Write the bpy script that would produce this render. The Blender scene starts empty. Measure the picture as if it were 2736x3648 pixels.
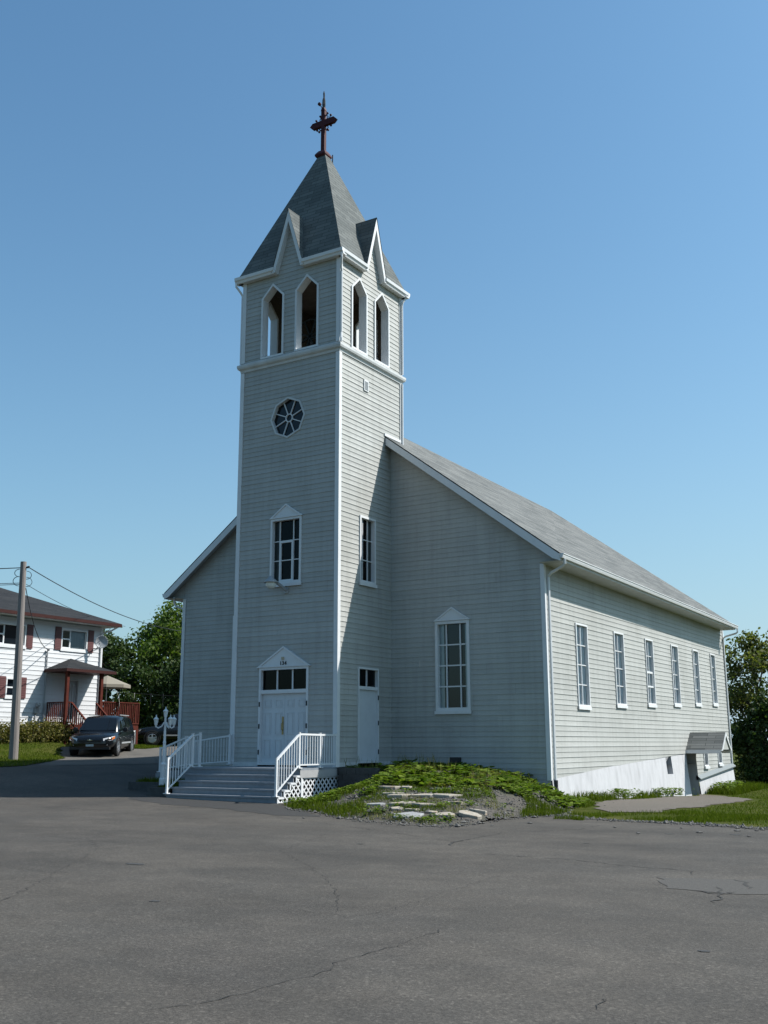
import bpy, bmesh, math, random
import numpy as np
from mathutils import Vector, Matrix, geometry
S = bpy.context.scene
COL = S.collection

# ------------------------------------------------------------------ camera, sky, sun, exposure
cd = bpy.data.cameras.new('camera'); cam = bpy.data.objects.new('camera', cd); COL.objects.link(cam)
yaw, pit, rol = 0.5549, 0.2181, -0.0025
fw = Vector((-math.sin(yaw)*math.cos(pit), math.cos(yaw)*math.cos(pit), math.sin(pit)))
rt0 = Vector((math.cos(yaw), math.sin(yaw), 0)); up0 = rt0.cross(fw)
rt = rt0*math.cos(rol)+up0*math.sin(rol); up = up0*math.cos(rol)-rt0*math.sin(rol)
m = Matrix((rt, up, -fw)).transposed().to_4x4(); m.translation = Vector((17.294, -25.298, 0.566))
cam.matrix_world = m
cd.sensor_fit = 'VERTICAL'; cd.sensor_height = 36; cd.lens = 36*3735.9/3648
cd.clip_start = .1; cd.clip_end = 4000
S.camera = cam
SUN = Vector((1, .72, 1.33)).normalized()
EL = math.asin(SUN.z); AZ = math.atan2(SUN.x, SUN.y)
W = bpy.data.worlds.new('World'); S.world = W; W.use_nodes = True
nt = W.node_tree; bg = nt.nodes['Background']
sky = nt.nodes.new('ShaderNodeTexSky'); sky.sky_type = 'NISHITA'; sky.sun_disc = False
sky.sun_elevation = EL; sky.sun_rotation = AZ
sky.air_density = 1.3; sky.dust_density = 2.2; sky.ozone_density = 4.6; sky.altitude = 0
N_ = nt.nodes.new; L_ = nt.links.new
tintn = N_('ShaderNodeVectorMath'); tintn.operation = 'MULTIPLY'; tintn.inputs[1].default_value = (.67, .985, 1.06)   # white balance of the daylight film
L_(sky.outputs[0], tintn.inputs[0])
# summer haze low in the sky, thicker towards the sun
tcw = N_('ShaderNodeTexCoord'); sepw = N_('ShaderNodeSeparateXYZ'); L_(tcw.outputs['Generated'], sepw.inputs[0])
def wm(op, a, b):
    k = N_('ShaderNodeMath'); k.operation = op
    for i_, v_ in enumerate((a, b)):
        if isinstance(v_, (int, float)): k.inputs[i_].default_value = v_
        else: L_(v_, k.inputs[i_])
    return k.outputs[0]
dotn = N_('ShaderNodeVectorMath'); dotn.operation = 'DOT_PRODUCT'; sh = Vector((SUN.x, SUN.y, 0)).normalized(); dotn.inputs[1].default_value = sh
L_(tcw.outputs['Generated'], dotn.inputs[0])
fall = wm('EXPONENT', wm('MULTIPLY', wm('ABSOLUTE', sepw.outputs['Z'], 0), -5.2), 0)
hz = wm('MULTIPLY', fall, wm('ADD', wm('MULTIPLY', dotn.outputs['Value'], .5), .74))
hm = N_('ShaderNodeMix'); hm.data_type = 'RGBA'; L_(hz, hm.inputs[0]); L_(tintn.outputs[0], hm.inputs[6]); hm.inputs[7].default_value = (4.1, 5.5, 6.5, 1)
L_(hm.outputs[2], bg.inputs[0]); bg.inputs[1].default_value = 0.093
sl = bpy.data.lights.new('sun', 'SUN'); sl.energy = 5.0; sl.angle = math.radians(.5); sl.color = (1, .96, .90)
so = bpy.data.objects.new('sun', sl); COL.objects.link(so)
so.rotation_euler = SUN.to_track_quat('Z', 'Y').to_euler(); so.location = (30, 20, 40)
S.view_settings.view_transform = 'Standard'; S.view_settings.look = 'None'
S.view_settings.exposure = 0.6; S.view_settings.gamma = 1
S.render.engine = 'CYCLES'
R = random.Random(7)

# ------------------------------------------------------------------ materials
def mat(name, col, rough=.7, spec=.4, metal=0, noise=0, nscale=3, noise2=None, bump=0, bscale=60, stretch=None, tint=None, coat=0):
    """principled material; noise varies the colour, tint is a second colour mixed in by a large patchy noise"""
    M = bpy.data.materials.new(name); M.use_nodes = True
    t = M.node_tree; p = t.nodes['Principled BSDF']; L = t.links.new; N = t.nodes.new
    p.inputs['Roughness'].default_value = rough; p.inputs['Metallic'].default_value = metal
    p.inputs['Specular IOR Level'].default_value = spec; p.inputs['Coat Weight'].default_value = coat
    c4 = (*col, 1); p.inputs['Base Color'].default_value = c4
    if noise or tint or bump:
        tc = N('ShaderNodeTexCoord'); mp = N('ShaderNodeMapping'); L(tc.outputs['Object'], mp.inputs[0])
        if stretch: mp.inputs['Scale'].default_value = stretch
    src = None
    if noise:
        n = N('ShaderNodeTexNoise'); n.inputs['Scale'].default_value = nscale; n.inputs['Detail'].default_value = 6
        n.inputs['Roughness'].default_value = .62
        L(mp.outputs[0], n.inputs['Vector'])
        r = N('ShaderNodeMapRange'); r.inputs[1].default_value = .3; r.inputs[2].default_value = .7
        r.inputs[3].default_value = 1-noise; r.inputs[4].default_value = 1+noise*.6
        L(n.outputs['Fac'], r.inputs[0])
        mx = N('ShaderNodeVectorMath'); mx.operation = 'SCALE'; mx.inputs[0].default_value = col
        L(r.outputs[0], mx.inputs['Scale']); src = mx.outputs[0]
    if tint:
        n = N('ShaderNodeTexNoise'); n.inputs['Scale'].default_value = tint[1]; n.inputs['Detail'].default_value = 8
        L(tc.outputs['Object'] if len(tint) < 5 else mp.outputs[0], n.inputs['Vector'])
        r = N('ShaderNodeMapRange'); r.inputs[1].default_value = tint[2]; r.inputs[2].default_value = tint[3]
        L(n.outputs['Fac'], r.inputs[0])
        mx = N('ShaderNodeMix'); mx.data_type = 'RGBA'; L(r.outputs[0], mx.inputs[0])
        if src: L(src, mx.inputs[6])
        else: mx.inputs[6].default_value = c4
        mx.inputs[7].default_value = (*tint[0], 1); src = mx.outputs[2]
    if src: L(src, p.inputs['Base Color'])
    if bump:
        n = N('ShaderNodeTexNoise'); n.inputs['Scale'].default_value = bscale; n.inputs['Detail'].default_value = 4
        L(mp.outputs[0], n.inputs['Vector'])
        b = N('ShaderNodeBump'); b.inputs['Strength'].default_value = bump; b.inputs['Distance'].default_value = .02
        L(n.outputs['Fac'], b.inputs['Height']); L(b.outputs[0], p.inputs['Normal'])
    return M

def siding_mat(name, col, dirt, amount):
    """vinyl siding: chalky colour, faint vertical dirt streaks and blotches, butt joints"""
    M = mat(name, col, rough=.55, spec=.35)
    t = M.node_tree; p = t.nodes['Principled BSDF']; L = t.links.new; N = t.nodes.new
    tc = N('ShaderNodeTexCoord')
    def noise(sc, scale, det=6):
        mp = N('ShaderNodeMapping'); mp.inputs['Scale'].default_value = sc; L(tc.outputs['Object'], mp.inputs[0])
        n = N('ShaderNodeTexNoise'); n.inputs['Scale'].default_value = scale; n.inputs['Detail'].default_value = det
        n.inputs['Roughness'].default_value = .65; L(mp.outputs[0], n.inputs['Vector']); return n.outputs['Fac']
    def rng(v, a, b, c, d):
        r = N('ShaderNodeMapRange'); r.inputs[1].default_value = a; r.inputs[2].default_value = b
        r.inputs[3].default_value = c; r.inputs[4].default_value = d; L(v, r.inputs[0]); return r.outputs[0]
    def math_(op, a, b):
        k = N('ShaderNodeMath'); k.operation = op
        for i, v in enumerate((a, b)):
            if isinstance(v, (int, float)): k.inputs[i].default_value = v
            else: L(v, k.inputs[i])
        return k.outputs[0]
    streak = rng(noise((1, 1, .06), 5.5), .45, .75, 0, 1)
    blotch = rng(noise((1, 1, .7), .55, 5), .38, .68, 0, 1)
    fine = rng(noise((1, 1, 3), 9, 4), .35, .7, 0, 1)
    f = math_('MULTIPLY', math_('ADD', math_('MULTIPLY', streak, .55), math_('ADD', math_('MULTIPLY', blotch, .55), math_('MULTIPLY', fine, .35))), amount)
    mx = N('ShaderNodeMix'); mx.data_type = 'RGBA'; L(f, mx.inputs[0]); mx.inputs[6].default_value = (*col, 1); mx.inputs[7].default_value = (*dirt, 1)
    mpb = N('ShaderNodeMapping'); mpb.inputs['Scale'].default_value = (.27, .27, 3.31); L(tc.outputs['Object'], mpb.inputs[0])
    wn = N('ShaderNodeTexVoronoi'); wn.inputs['Scale'].default_value = 1; wn.inputs['Randomness'].default_value = 0; L(mpb.outputs[0], wn.inputs['Vector'])
    sb = N('ShaderNodeSeparateColor'); L(wn.outputs['Color'], sb.inputs[0])
    sc = N('ShaderNodeVectorMath'); sc.operation = 'SCALE'; L(mx.outputs[2], sc.inputs[0])
    L(rng(sb.outputs[0], 0, 1, .95, 1.04), sc.inputs['Scale'])          # boards have weathered unequally
    L(sc.outputs[0], p.inputs['Base Color'])
    bp = N('ShaderNodeBump'); bp.inputs['Strength'].default_value = .35; bp.inputs['Distance'].default_value = .02
    L(noise((1, 1, 2.2), 1.6, 3), bp.inputs['Height']); L(bp.outputs[0], p.inputs['Normal'])
    return M

def shingle_mat(name, dark, light, row=.14, width=.9):
    M = mat(name, dark, rough=.95, spec=.15)
    t = M.node_tree; p = t.nodes['Principled BSDF']; L = t.links.new; N = t.nodes.new
    uv = N('ShaderNodeUVMap'); uv.uv_map = 'UVMap'
    br = N('ShaderNodeTexBrick'); br.offset = .37; br.inputs['Scale'].default_value = 1
    br.inputs['Brick Width'].default_value = width; br.inputs['Row Height'].default_value = row
    br.inputs['Mortar Size'].default_value = .009; br.inputs['Mortar Smooth'].default_value = .3
    br.inputs['Color1'].default_value = (*dark, 1); br.inputs['Color2'].default_value = (*light, 1)
    br.inputs['Mortar'].default_value = (*[c*.55 for c in dark], 1); br.inputs['Bias'].default_value = .1
    L(uv.outputs[0], br.inputs['Vector'])
    n = N('ShaderNodeTexNoise'); n.inputs['Scale'].default_value = 1.1; n.inputs['Detail'].default_value = 9; n.inputs['Roughness'].default_value = .7
    L(uv.outputs[0], n.inputs['Vector'])
    r = N('ShaderNodeMapRange'); r.inputs[1].default_value = .3; r.inputs[2].default_value = .7; r.inputs[3].default_value = .86; r.inputs[4].default_value = 1.13
    L(n.outputs['Fac'], r.inputs[0])
    s = N('ShaderNodeVectorMath'); s.operation = 'SCALE'; L(br.outputs['Color'], s.inputs[0]); L(r.outputs[0], s.inputs['Scale'])
    L(s.outputs[0], p.inputs['Base Color'])
    b = N('ShaderNodeBump'); b.inputs['Strength'].default_value = .5; b.inputs['Distance'].default_value = .02; b.invert = True
    L(br.outputs['Fac'], b.inputs['Height']); L(b.outputs[0], p.inputs['Normal'])
    return M

def leaf_mat(name, a, b, trans=.3, rough=.6, spec=.18):
    M = mat(name, a, rough=rough, spec=spec)
    t = M.node_tree; p = t.nodes['Principled BSDF']; L = t.links.new; N = t.nodes.new
    g = N('ShaderNodeNewGeometry')
    mx = N('ShaderNodeMix'); mx.data_type = 'RGBA'; L(g.outputs['Random Per Island'], mx.inputs[0])
    mx.inputs[6].default_value = (*a, 1); mx.inputs[7].default_value = (*b, 1)
    L(mx.outputs[2], p.inputs['Base Color'])
    tr = N('ShaderNodeBsdfTranslucent'); sc = N('ShaderNodeVectorMath'); sc.operation = 'MULTIPLY'; sc.inputs[1].default_value = (1.5, 1.7, .7)
    L(mx.outputs[2], sc.inputs[0]); L(sc.outputs[0], tr.inputs['Color'])
    ms = N('ShaderNodeMixShader'); ms.inputs[0].default_value = trans
    L(p.outputs[0], ms.inputs[1]); L(tr.outputs[0], ms.inputs[2]); L(ms.outputs[0], t.nodes['Material Output'].inputs[0])
    return M

def glass_mat(name, tint=(.75, .8, .8), rough=.02, ior=1.5):
    M = bpy.data.materials.new(name); M.use_nodes = True
    t = M.node_tree; L = t.links.new; N = t.nodes.new; t.nodes.remove(t.nodes['Principled BSDF'])
    tr = N('ShaderNodeBsdfTransparent'); tr.inputs[0].default_value = (*tint, 1)
    gl = N('ShaderNodeBsdfGlossy'); gl.inputs['Roughness'].default_value = rough; gl.inputs['Color'].default_value = (.95, .97, 1, 1)
    fr = N('ShaderNodeFresnel'); fr.inputs[0].default_value = ior
    ms = N('ShaderNodeMixShader'); L(fr.outputs[0], ms.inputs[0]); L(tr.outputs[0], ms.inputs[1]); L(gl.outputs[0], ms.inputs[2])
    L(ms.outputs[0], t.nodes['Material Output'].inputs[0])
    return M

def asphalt_mat():
    M = mat('asphalt', (.09, .086, .08), rough=.9, spec=.25)
    t = M.node_tree; p = t.nodes['Principled BSDF']; L = t.links.new; N = t.nodes.new
    tc = N('ShaderNodeTexCoord')
    def noise(scale, det=6, sc=None):
        n = N('ShaderNodeTexNoise'); n.inputs['Scale'].default_value = scale; n.inputs['Detail'].default_value = det
        n.inputs['Roughness'].default_value = .65
        if sc:
            mp = N('ShaderNodeMapping'); mp.inputs['Scale'].default_value = sc; mp.inputs['Rotation'].default_value = (0, 0, .5)
            L(tc.outputs['Object'], mp.inputs[0]); L(mp.outputs[0], n.inputs['Vector'])
        else: L(tc.outputs['Object'], n.inputs['Vector'])
        return n.outputs['Fac']
    def rng(v, a, b, c, d):
        r = N('ShaderNodeMapRange'); r.inputs[1].default_value = a; r.inputs[2].default_value = b
        r.inputs[3].default_value = c; r.inputs[4].default_value = d; L(v, r.inputs[0]); return r.outputs[0]
    def mul(a, b):
        k = N('ShaderNodeMath'); k.operation = 'MULTIPLY'; L(a, k.inputs[0]); L(b, k.inputs[1]); return k.outputs[0]
    big = rng(noise(.22, 7, (1, 2.2, 1)), .32, .68, .76, 1.2)
    mid = rng(noise(2.2, 8), .3, .72, .86, 1.12)
    grit = mul(rng(noise(75, 3), .32, .7, .68, 1.36), rng(noise(26, 4), .3, .7, .74, 1.26))
    v = N('ShaderNodeTexVoronoi'); v.inputs['Scale'].default_value = 48; L(tc.outputs['Object'], v.inputs['Vector'])
    sepc = N('ShaderNodeSeparateColor'); L(v.outputs['Color'], sepc.inputs[0])
    stone = rng(sepc.outputs[0], .82, 1, 1, 1.5)
    f = mul(mul(big, mid), mul(grit, stone))
    warm = N('ShaderNodeMix'); warm.data_type = 'RGBA'; L(rng(noise(.5, 5), .4, .62, 0, 1), warm.inputs[0])
    warm.inputs[6].default_value = (.053, .0485, .043, 1); warm.inputs[7].default_value = (.065, .058, .050, 1)
    s = N('ShaderNodeVectorMath'); s.operation = 'SCALE'; L(warm.outputs[2], s.inputs[0]); L(f, s.inputs['Scale'])
    # oil spots
    L(s.outputs[0], p.inputs['Base Color'])
    b = N('ShaderNodeBump'); b.inputs['Strength'].default_value = .55; b.inputs['Distance'].default_value = .012
    L(noise(55, 3), b.inputs['Height']); L(b.outputs[0], p.inputs['Normal'])
    return M

MAT = dict(
    siding=siding_mat('weathered_siding', (.385, .388, .372), (.21, .21, .19), .5),
    house_siding=siding_mat('white_siding', (.53, .54, .555), (.45, .45, .45), .3),
    white=mat('white_trim', (.60, .61, .62), rough=.45, noise=.06, nscale=2.5),
    white_dirty=mat('dusty_white_trim', (.50, .51, .51), rough=.5, noise=.16, nscale=2, stretch=(1, 1, .2)),
    door=mat('painted_door', (.52, .545, .57), rough=.45, noise=.06, nscale=3),
    roof=shingle_mat('grey_shingles', (.088, .094, .094), (.165, .17, .165)),
    spire=shingle_mat('spire_shingles', (.092, .102, .102), (.135, .145, .142), row=.16, width=.6),
    house_roof=shingle_mat('dark_shingles', (.017, .019, .022), (.03, .031, .033)),
    red=mat('dark_red_metal', (.055, .010, .012), spec=.2, rough=.6, noise=.35, nscale=8),
    brown=mat('brown_metal', (.04, .013, .011), spec=.15, rough=.6, noise=.12),
    shutter=mat('maroon_shutter', (.105, .04, .04), rough=.6, noise=.1),
    redwood=mat('red_stained_wood', (.075, .018, .012), spec=.12, rough=.8, noise=.25, nscale=6),
    stucco=mat('white_stucco', (.43, .43, .445), rough=.9, noise=.10, nscale=7, tint=((.33, .33, .34), 3.5, .5, .72, 1), bump=.4, bscale=30, stretch=(1, 1, .35)),
    cap=mat('grey_sheet_cap', (.15, .17, .175), rough=.5),
    concrete=mat('dark_concrete_block', (.062, .062, .06), rough=.9, noise=.3, nscale=5, bump=.5, bscale=35),
    grey_panel=mat('grey_board', (.30, .30, .30), rough=.8, noise=.1),
    deck=mat('grey_deck_paint', (.20, .22, .245), rough=.55, noise=.12, nscale=6),
    beige=mat('beige_plastic', (.40, .34, .24), rough=.6),
    brass=mat('brass', (.36, .27, .13), rough=.45, metal=1),
    black=mat('black_metal', (.02, .02, .022), rough=.5),
    bell=mat('dark_bronze', (.035, .032, .028), rough=.5, metal=.6),
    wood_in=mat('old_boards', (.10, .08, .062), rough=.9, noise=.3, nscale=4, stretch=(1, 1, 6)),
    room=mat('interior_gloom', (.05, .046, .04), rough=.9),  # shade of the unlit interior put into the colour
    curtain=mat('white_curtain', (.78, .80, .82), rough=.9, noise=.12, nscale=8, stretch=(1, 1, .1)),
    glass=glass_mat('window_glass', (.62, .68, .68)), clear=glass_mat('clear_glass', (.9, .93, .95), ior=1.7), tinted=glass_mat('tinted_glass', (.20, .22, .22), ior=1.22),
    dark_glass=mat('dark_glass', (.006, .009, .013), rough=.05, spec=.28),
    pole=mat('weathered_pole_wood', (.19, .17, .16), rough=.9, noise=.3, nscale=4, stretch=(6, 6, .35)),
    cable=mat('black_cable', (.012, .012, .014), rough=.6),
    carpaint=mat('black_car_paint', (.004, .005, .006), rough=.22, spec=.35, coat=.35),
    plastic=mat('black_plastic', (.012, .012, .013), rough=.55),
    tyre=mat('tyre_rubber', (.016, .016, .017), rough=.85),
    alloy=mat('alloy', (.55, .56, .58), rough=.3, metal=.9),
    chrome=mat('chrome', (.8, .8, .82), rough=.1, metal=1),
    lens=mat('headlight_lens', (.55, .57, .6), rough=.08, spec=.8, coat=1),
    amber=mat('amber_lens', (.45, .13, .03), rough=.15, spec=.6),
    plate=mat('plate', (.35, .42, .45), rough=.5, noise=.25, nscale=30),
    grey_metal=mat('grey_metal', (.33, .34, .35), rough=.5, metal=.3, noise=.1),
    lampglass=mat('frosted_glass', (.6, .63, .6), rough=.25, spec=.5),
    canvas=mat('beige_canvas', (.20, .18, .145), rough=.9),
    cloth=mat('pale_cloth', (.60, .57, .53), rough=.9, noise=.15, nscale=8),
    dark_cloth=mat('dark_cloth', (.04, .045, .055), rough=.9, noise=.2),
    stone=mat('pale_flagstone', (.30, .27, .225), rough=.85, noise=.25, nscale=9, tint=((.36, .24, .14), 6, .58, .72), bump=.5, bscale=25),
    stone_grey=mat('grey_flagstone', (.26, .26, .26), rough=.85, noise=.2, nscale=9, bump=.4, bscale=25),
    asphalt=asphalt_mat(),
    fresh=mat('newer_asphalt', (.030, .029, .028), rough=.9, noise=.3, nscale=20, bump=.4, bscale=60),
    patch=mat('patched_asphalt', (.062, .057, .051), rough=.9, noise=.25, nscale=25, bump=.4, bscale=60),
    crack=mat('crack_fill', (.034, .032, .029), rough=.95, noise=.4, nscale=12),
    oil=mat('oil_stain', (.045, .043, .04), rough=.7, noise=.3, nscale=14),
    gravel=mat('driveway_gravel', (.105, .095, .083), rough=.95, noise=.35, nscale=30, tint=((.075, .07, .062), .8, .4, .65), bump=.6, bscale=70),
    dirt=mat('gravelly_dirt', (.072, .064, .055), rough=.95, noise=.45, nscale=22, tint=((.055, .055, .035), 1.2, .45, .65), bump=.9, bscale=45),
    path=mat('bare_earth', (.098, .084, .070), rough=.95, noise=.25, nscale=14, tint=((.085, .075, .06), 1.2, .45, .7), bump=.6, bscale=50),
    turf=mat('turf', (.038, .052, .007), rough=.95, spec=.05, noise=.4, nscale=14, tint=((.062, .066, .016), .9, .42, .65), bump=.8, bscale=60),
    pebble=mat('pebble', (.10, .096, .09), rough=.9, noise=.3, nscale=6),
    grass=leaf_mat('grass_blades', (.040, .068, .004), (.092, .115, .012), .25, .8, .05),
    weed=leaf_mat('weed_leaves', (.036, .075, .008), (.140, .185, .030), .3, .7, .08),
    dry=leaf_mat('dry_grass', (.11, .13, .03), (.19, .16, .06), .2),
    weed2=leaf_mat('yellow_weed', (.075, .095, .012), (.16, .15, .03), .3, .7, .08),
    maple=leaf_mat('maple_leaves', (.028, .058, .010), (.098, .138, .025), .36),
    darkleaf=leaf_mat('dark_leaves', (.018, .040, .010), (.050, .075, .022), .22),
    olive=leaf_mat('olive_leaves', (.040, .062, .014), (.145, .145, .05), .38),
    hedge=leaf_mat('hedge_leaves', (.060, .070, .015), (.17, .14, .04), .2),
    bark=mat('bark', (.075, .062, .05), rough=.95, noise=.35, nscale=8, stretch=(5, 5, .6)),
)

# ------------------------------------------------------------------ mesh helpers
LOC = {}                                      # where each thing's empty stands
def tag(o, label=None, cat=None, group=None, kind=None):
    if label: o['label'] = label
    if cat: o['category'] = cat
    if group: o['group'] = group
    if kind: o['kind'] = kind
    return o
def thing(name, label, cat, loc=(0, 0, 0), rz=0, group=None):
    o = bpy.data.objects.new(name, None); COL.objects.link(o); o.location = loc; o.rotation_euler = (0, 0, rz)
    o.empty_display_size = .2
    LOC[o] = Vector(loc)
    return tag(o, label, cat, group)
def copy_tree(o, parent=None):
    c = o.copy(); COL.objects.link(c)
    if parent: c.parent = parent
    for ch in list(o.children): copy_tree(ch, c)
    return c

class MB:
    def __init__(s): s.v = []; s.f = []; s.uv = []; s.hasuv = False
    def add(s, vs, fs, uvs=None):
        n = len(s.v); s.v += [tuple(v) for v in vs]
        for i, f in enumerate(fs):
            s.f.append(tuple(n+k for k in f)); s.uv.append(uvs[i] if uvs else None)
        if uvs: s.hasuv = True
        return s
    def poly(s, pts, uv=None): return s.add(pts, [tuple(range(len(pts)))], [uv] if uv else None)
    def box(s, x0, x1, y0, y1, z0, z1):
        v = [(x, y, z) for z in (z0, z1) for y in (y0, y1) for x in (x0, x1)]
        return s.add(v, [(0, 2, 3, 1), (4, 5, 7, 6), (0, 1, 5, 4), (2, 6, 7, 3), (0, 4, 6, 2), (1, 3, 7, 5)])
    def mbox(s, M, a0, a1, z0, z1, o0, o1):                      # box in wall coordinates (along, up, outward)
        v = [M(a, z, o) for z in (z0, z1) for o in (o0, o1) for a in (a0, a1)]
        return s.add(v, [(0, 2, 3, 1), (4, 5, 7, 6), (0, 1, 5, 4), (2, 6, 7, 3), (0, 4, 6, 2), (1, 3, 7, 5)])
    def bar(s, p, q, w, h, upv=(0, 0, 1)):                       # a straight rectangular bar between two points
        p, q = Vector(p), Vector(q); d = (q-p).normalized(); u = Vector(upv)
        a = d.cross(u)
        if a.length < 1e-4: a = d.cross(Vector((0, 1, 0)))
        a.normalize(); b = a.cross(d).normalized()
        v = [c+a*sx*w/2+b*sy*h/2 for c in (p, q) for sx, sy in ((-1, -1), (1, -1), (1, 1), (-1, 1))]
        return s.add(v, [(0, 1, 2, 3), (7, 6, 5, 4), (0, 4, 5, 1), (1, 5, 6, 2), (2, 6, 7, 3), (3, 7, 4, 0)])
    def tube(s, pts, rad, n=8, cap=True):
        pts = [Vector(p) for p in pts]; rs = rad if isinstance(rad, (list, tuple)) else [rad]*len(pts)
        base = len(s.v); ref = None
        for i, p in enumerate(pts):
            d = (pts[min(i+1, len(pts)-1)]-pts[max(i-1, 0)]).normalized()
            if ref is None: ref = d.orthogonal().normalized()
            a = (ref-d*ref.dot(d)).normalized(); ref = a; b = d.cross(a)
            for k in range(n):
                t = 2*math.pi*k/n; s.v.append(tuple(p+(a*math.cos(t)+b*math.sin(t))*rs[i]))
        for i in range(len(pts)-1):
            for k in range(n):
                s.f.append((base+i*n+k, base+i*n+(k+1) % n, base+(i+1)*n+(k+1) % n, base+(i+1)*n+k)); s.uv.append(None)
        if cap:
            s.f.append(tuple(base+k for k in reversed(range(n)))); s.uv.append(None)
            e = base+(len(pts)-1)*n; s.f.append(tuple(e+k for k in range(n))); s.uv.append(None)
        return s
    def lathe(s, prof, c=(0, 0, 0), n=16, axis='z'):
        base = len(s.v); c = Vector(c)
        for r, z in prof:
            for k in range(n):
                t = 2*math.pi*k/n; p = (r*math.cos(t), r*math.sin(t), z)
                if axis == 'y': p = (p[0], p[2], p[1])
                if axis == 'x': p = (p[2], p[0], p[1])
                s.v.append(tuple(c+Vector(p)))
        for i in range(len(prof)-1):
            for k in range(n):
                s.f.append((base+i*n+k, base+i*n+(k+1) % n, base+(i+1)*n+(k+1) % n, base+(i+1)*n+k)); s.uv.append(None)
        return s
    def prism(s, M, poly, o0, o1):                               # polygon (along, up) given a thickness outward
        n = len(poly); v = [M(a, z, o0) for a, z in poly]+[M(a, z, o1) for a, z in poly]
        f = [tuple(reversed(range(n))), tuple(range(n, 2*n))]+[(i, (i+1) % n, n+(i+1) % n, n+i) for i in range(n)]
        return s.add(v, f)
    def ring(s, M, outer, inner, o0, o1):                        # frame between two outlines with the same number of points
        n = len(outer)
        v = [M(a, z, o) for o in (o0, o1) for P in (outer, inner) for a, z in P]
        f = []
        for i in range(n):
            j = (i+1) % n
            f += [(2*n+i, 2*n+j, 3*n+j, 3*n+i), (n+i, n+j, j, i), (i, j, 2*n+j, 2*n+i), (n+j, n+i, 3*n+i, 3*n+j)]
        return s.add(v, f)
    def build(s, name, mt, parent=None, smooth=False, label=None, fix=True):
        me = bpy.data.meshes.new(name)
        off = Vector((0, 0, 0)); p = parent
        while p is not None:
            off += LOC.get(p, Vector((0, 0, 0))); p = p.parent
        vs = [(v[0]-off.x, v[1]-off.y, v[2]-off.z) for v in s.v] if off.length else s.v
        me.from_pydata(vs, [], s.f)
        if s.hasuv:
            u = me.uv_layers.new(name='UVMap'); k = 0
            for f, q in zip(s.f, s.uv):
                for i in range(len(f)):
                    u.data[k].uv = q[i] if q else (0, 0); k += 1
        if fix:
            bm = bmesh.new(); bm.from_mesh(me); bmesh.ops.recalc_face_normals(bm, faces=bm.faces); bm.to_mesh(me); bm.free()
        for x in (mt if isinstance(mt, (list, tuple)) else [mt]): me.materials.append(MAT[x])
        if smooth: me.polygons.foreach_set('use_smooth', [True]*len(me.polygons))
        o = bpy.data.objects.new(name, me); COL.objects.link(o)
        if parent: o.parent = parent
        if label: o['label'] = label
        return o

def wx(c): return lambda a, z, o: (a, c-o, z)                    # wall facing -y at y=c
def wxb(c): return lambda a, z, o: (a, c+o, z)                   # wall facing +y
def wy(c): return lambda a, z, o: (c+o, a, z)                    # wall facing +x
def wyl(c): return lambda a, z, o: (c-o, a, z)                   # wall facing -x

def slices(polys, z0, z1):
    """even-odd trapezoids of the polygons between two heights"""
    cuts = sorted({z0, z1} | {p[1] for P in polys for p in P if z0 < p[1] < z1})
    out = []
    for a, b in zip(cuts, cuts[1:]):
        if b-a < 1e-6: continue
        m_ = (a+b)/2; xs = []
        for P in polys:
            for i in range(len(P)):
                (x1, y1), (x2, y2) = P[i], P[(i+1) % len(P)]
                if (y1 <= m_) != (y2 <= m_):
                    X = lambda z: x1+(x2-x1)*(z-y1)/(y2-y1)
                    xs.append((X(m_), X(a), X(b)))
        xs.sort()
        for l, r in zip(xs[::2], xs[1::2]): out.append((a, b, l[1], r[1], l[2], r[2]))
    return out
def siding(mb, M, outline, holes=(), step=.151, zref=-.42, lips=(.015, .0105)):
    """lapped boards as real geometry: every board leans out towards its lower edge and casts its own line"""
    polys = [outline]+list(holes); zs = [p[1] for p in outline]
    k = math.floor((min(zs)-zref)/step)
    while zref+k*step < max(zs)-1e-6:
        c0 = zref+k*step; lip = lips[k % 2]
        o_ = ((k//2)*1.37+.6) % 3.66
        for t0, t1 in ((0, .3), (.3, .65), (.65, 1)):
            for a, b, l0, r0, l1, r1 in slices(polys, max(c0+t0*step, min(zs)), min(c0+t1*step, max(zs))):
                fa, fb = [lip*max(0, 1-(z-c0)/step)**1.9 for z in (a, b)]
                s0, s1 = max(l0, l1)+.06, min(r0, r1)-.06; cuts = []
                q = math.ceil((s0-o_)/3.66)*3.66+o_
                while q < s1: cuts.append(q); q += 3.66
                el, er = [(l0, l1)]+[(c, c) for c in cuts], [(c-.002, c-.002) for c in cuts]+[(r0, r1)]
                for (p0, p1), (q0, q1) in zip(el, er): mb.poly([M(p0, a, fa), M(q0, a, fa), M(q1, b, fb), M(p1, b, fb)])
                if abs(a-c0) < 1e-6: mb.poly([M(l0, a, 0), M(r0, a, 0), M(r0, a, lip), M(l0, a, lip)])
        k += 1
def flat(mb, M, outline, holes=(), off=0):
    zs = [p[1] for p in outline]
    for a, b, l0, r0, l1, r1 in slices([outline]+list(holes), min(zs), max(zs)):
        mb.poly([M(l0, a, off), M(r0, a, off), M(r1, b, off), M(l1, b, off)])
def rect(a0, a1, z0, z1): return [(a0, z0), (a1, z0), (a1, z1), (a0, z1)]
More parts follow.
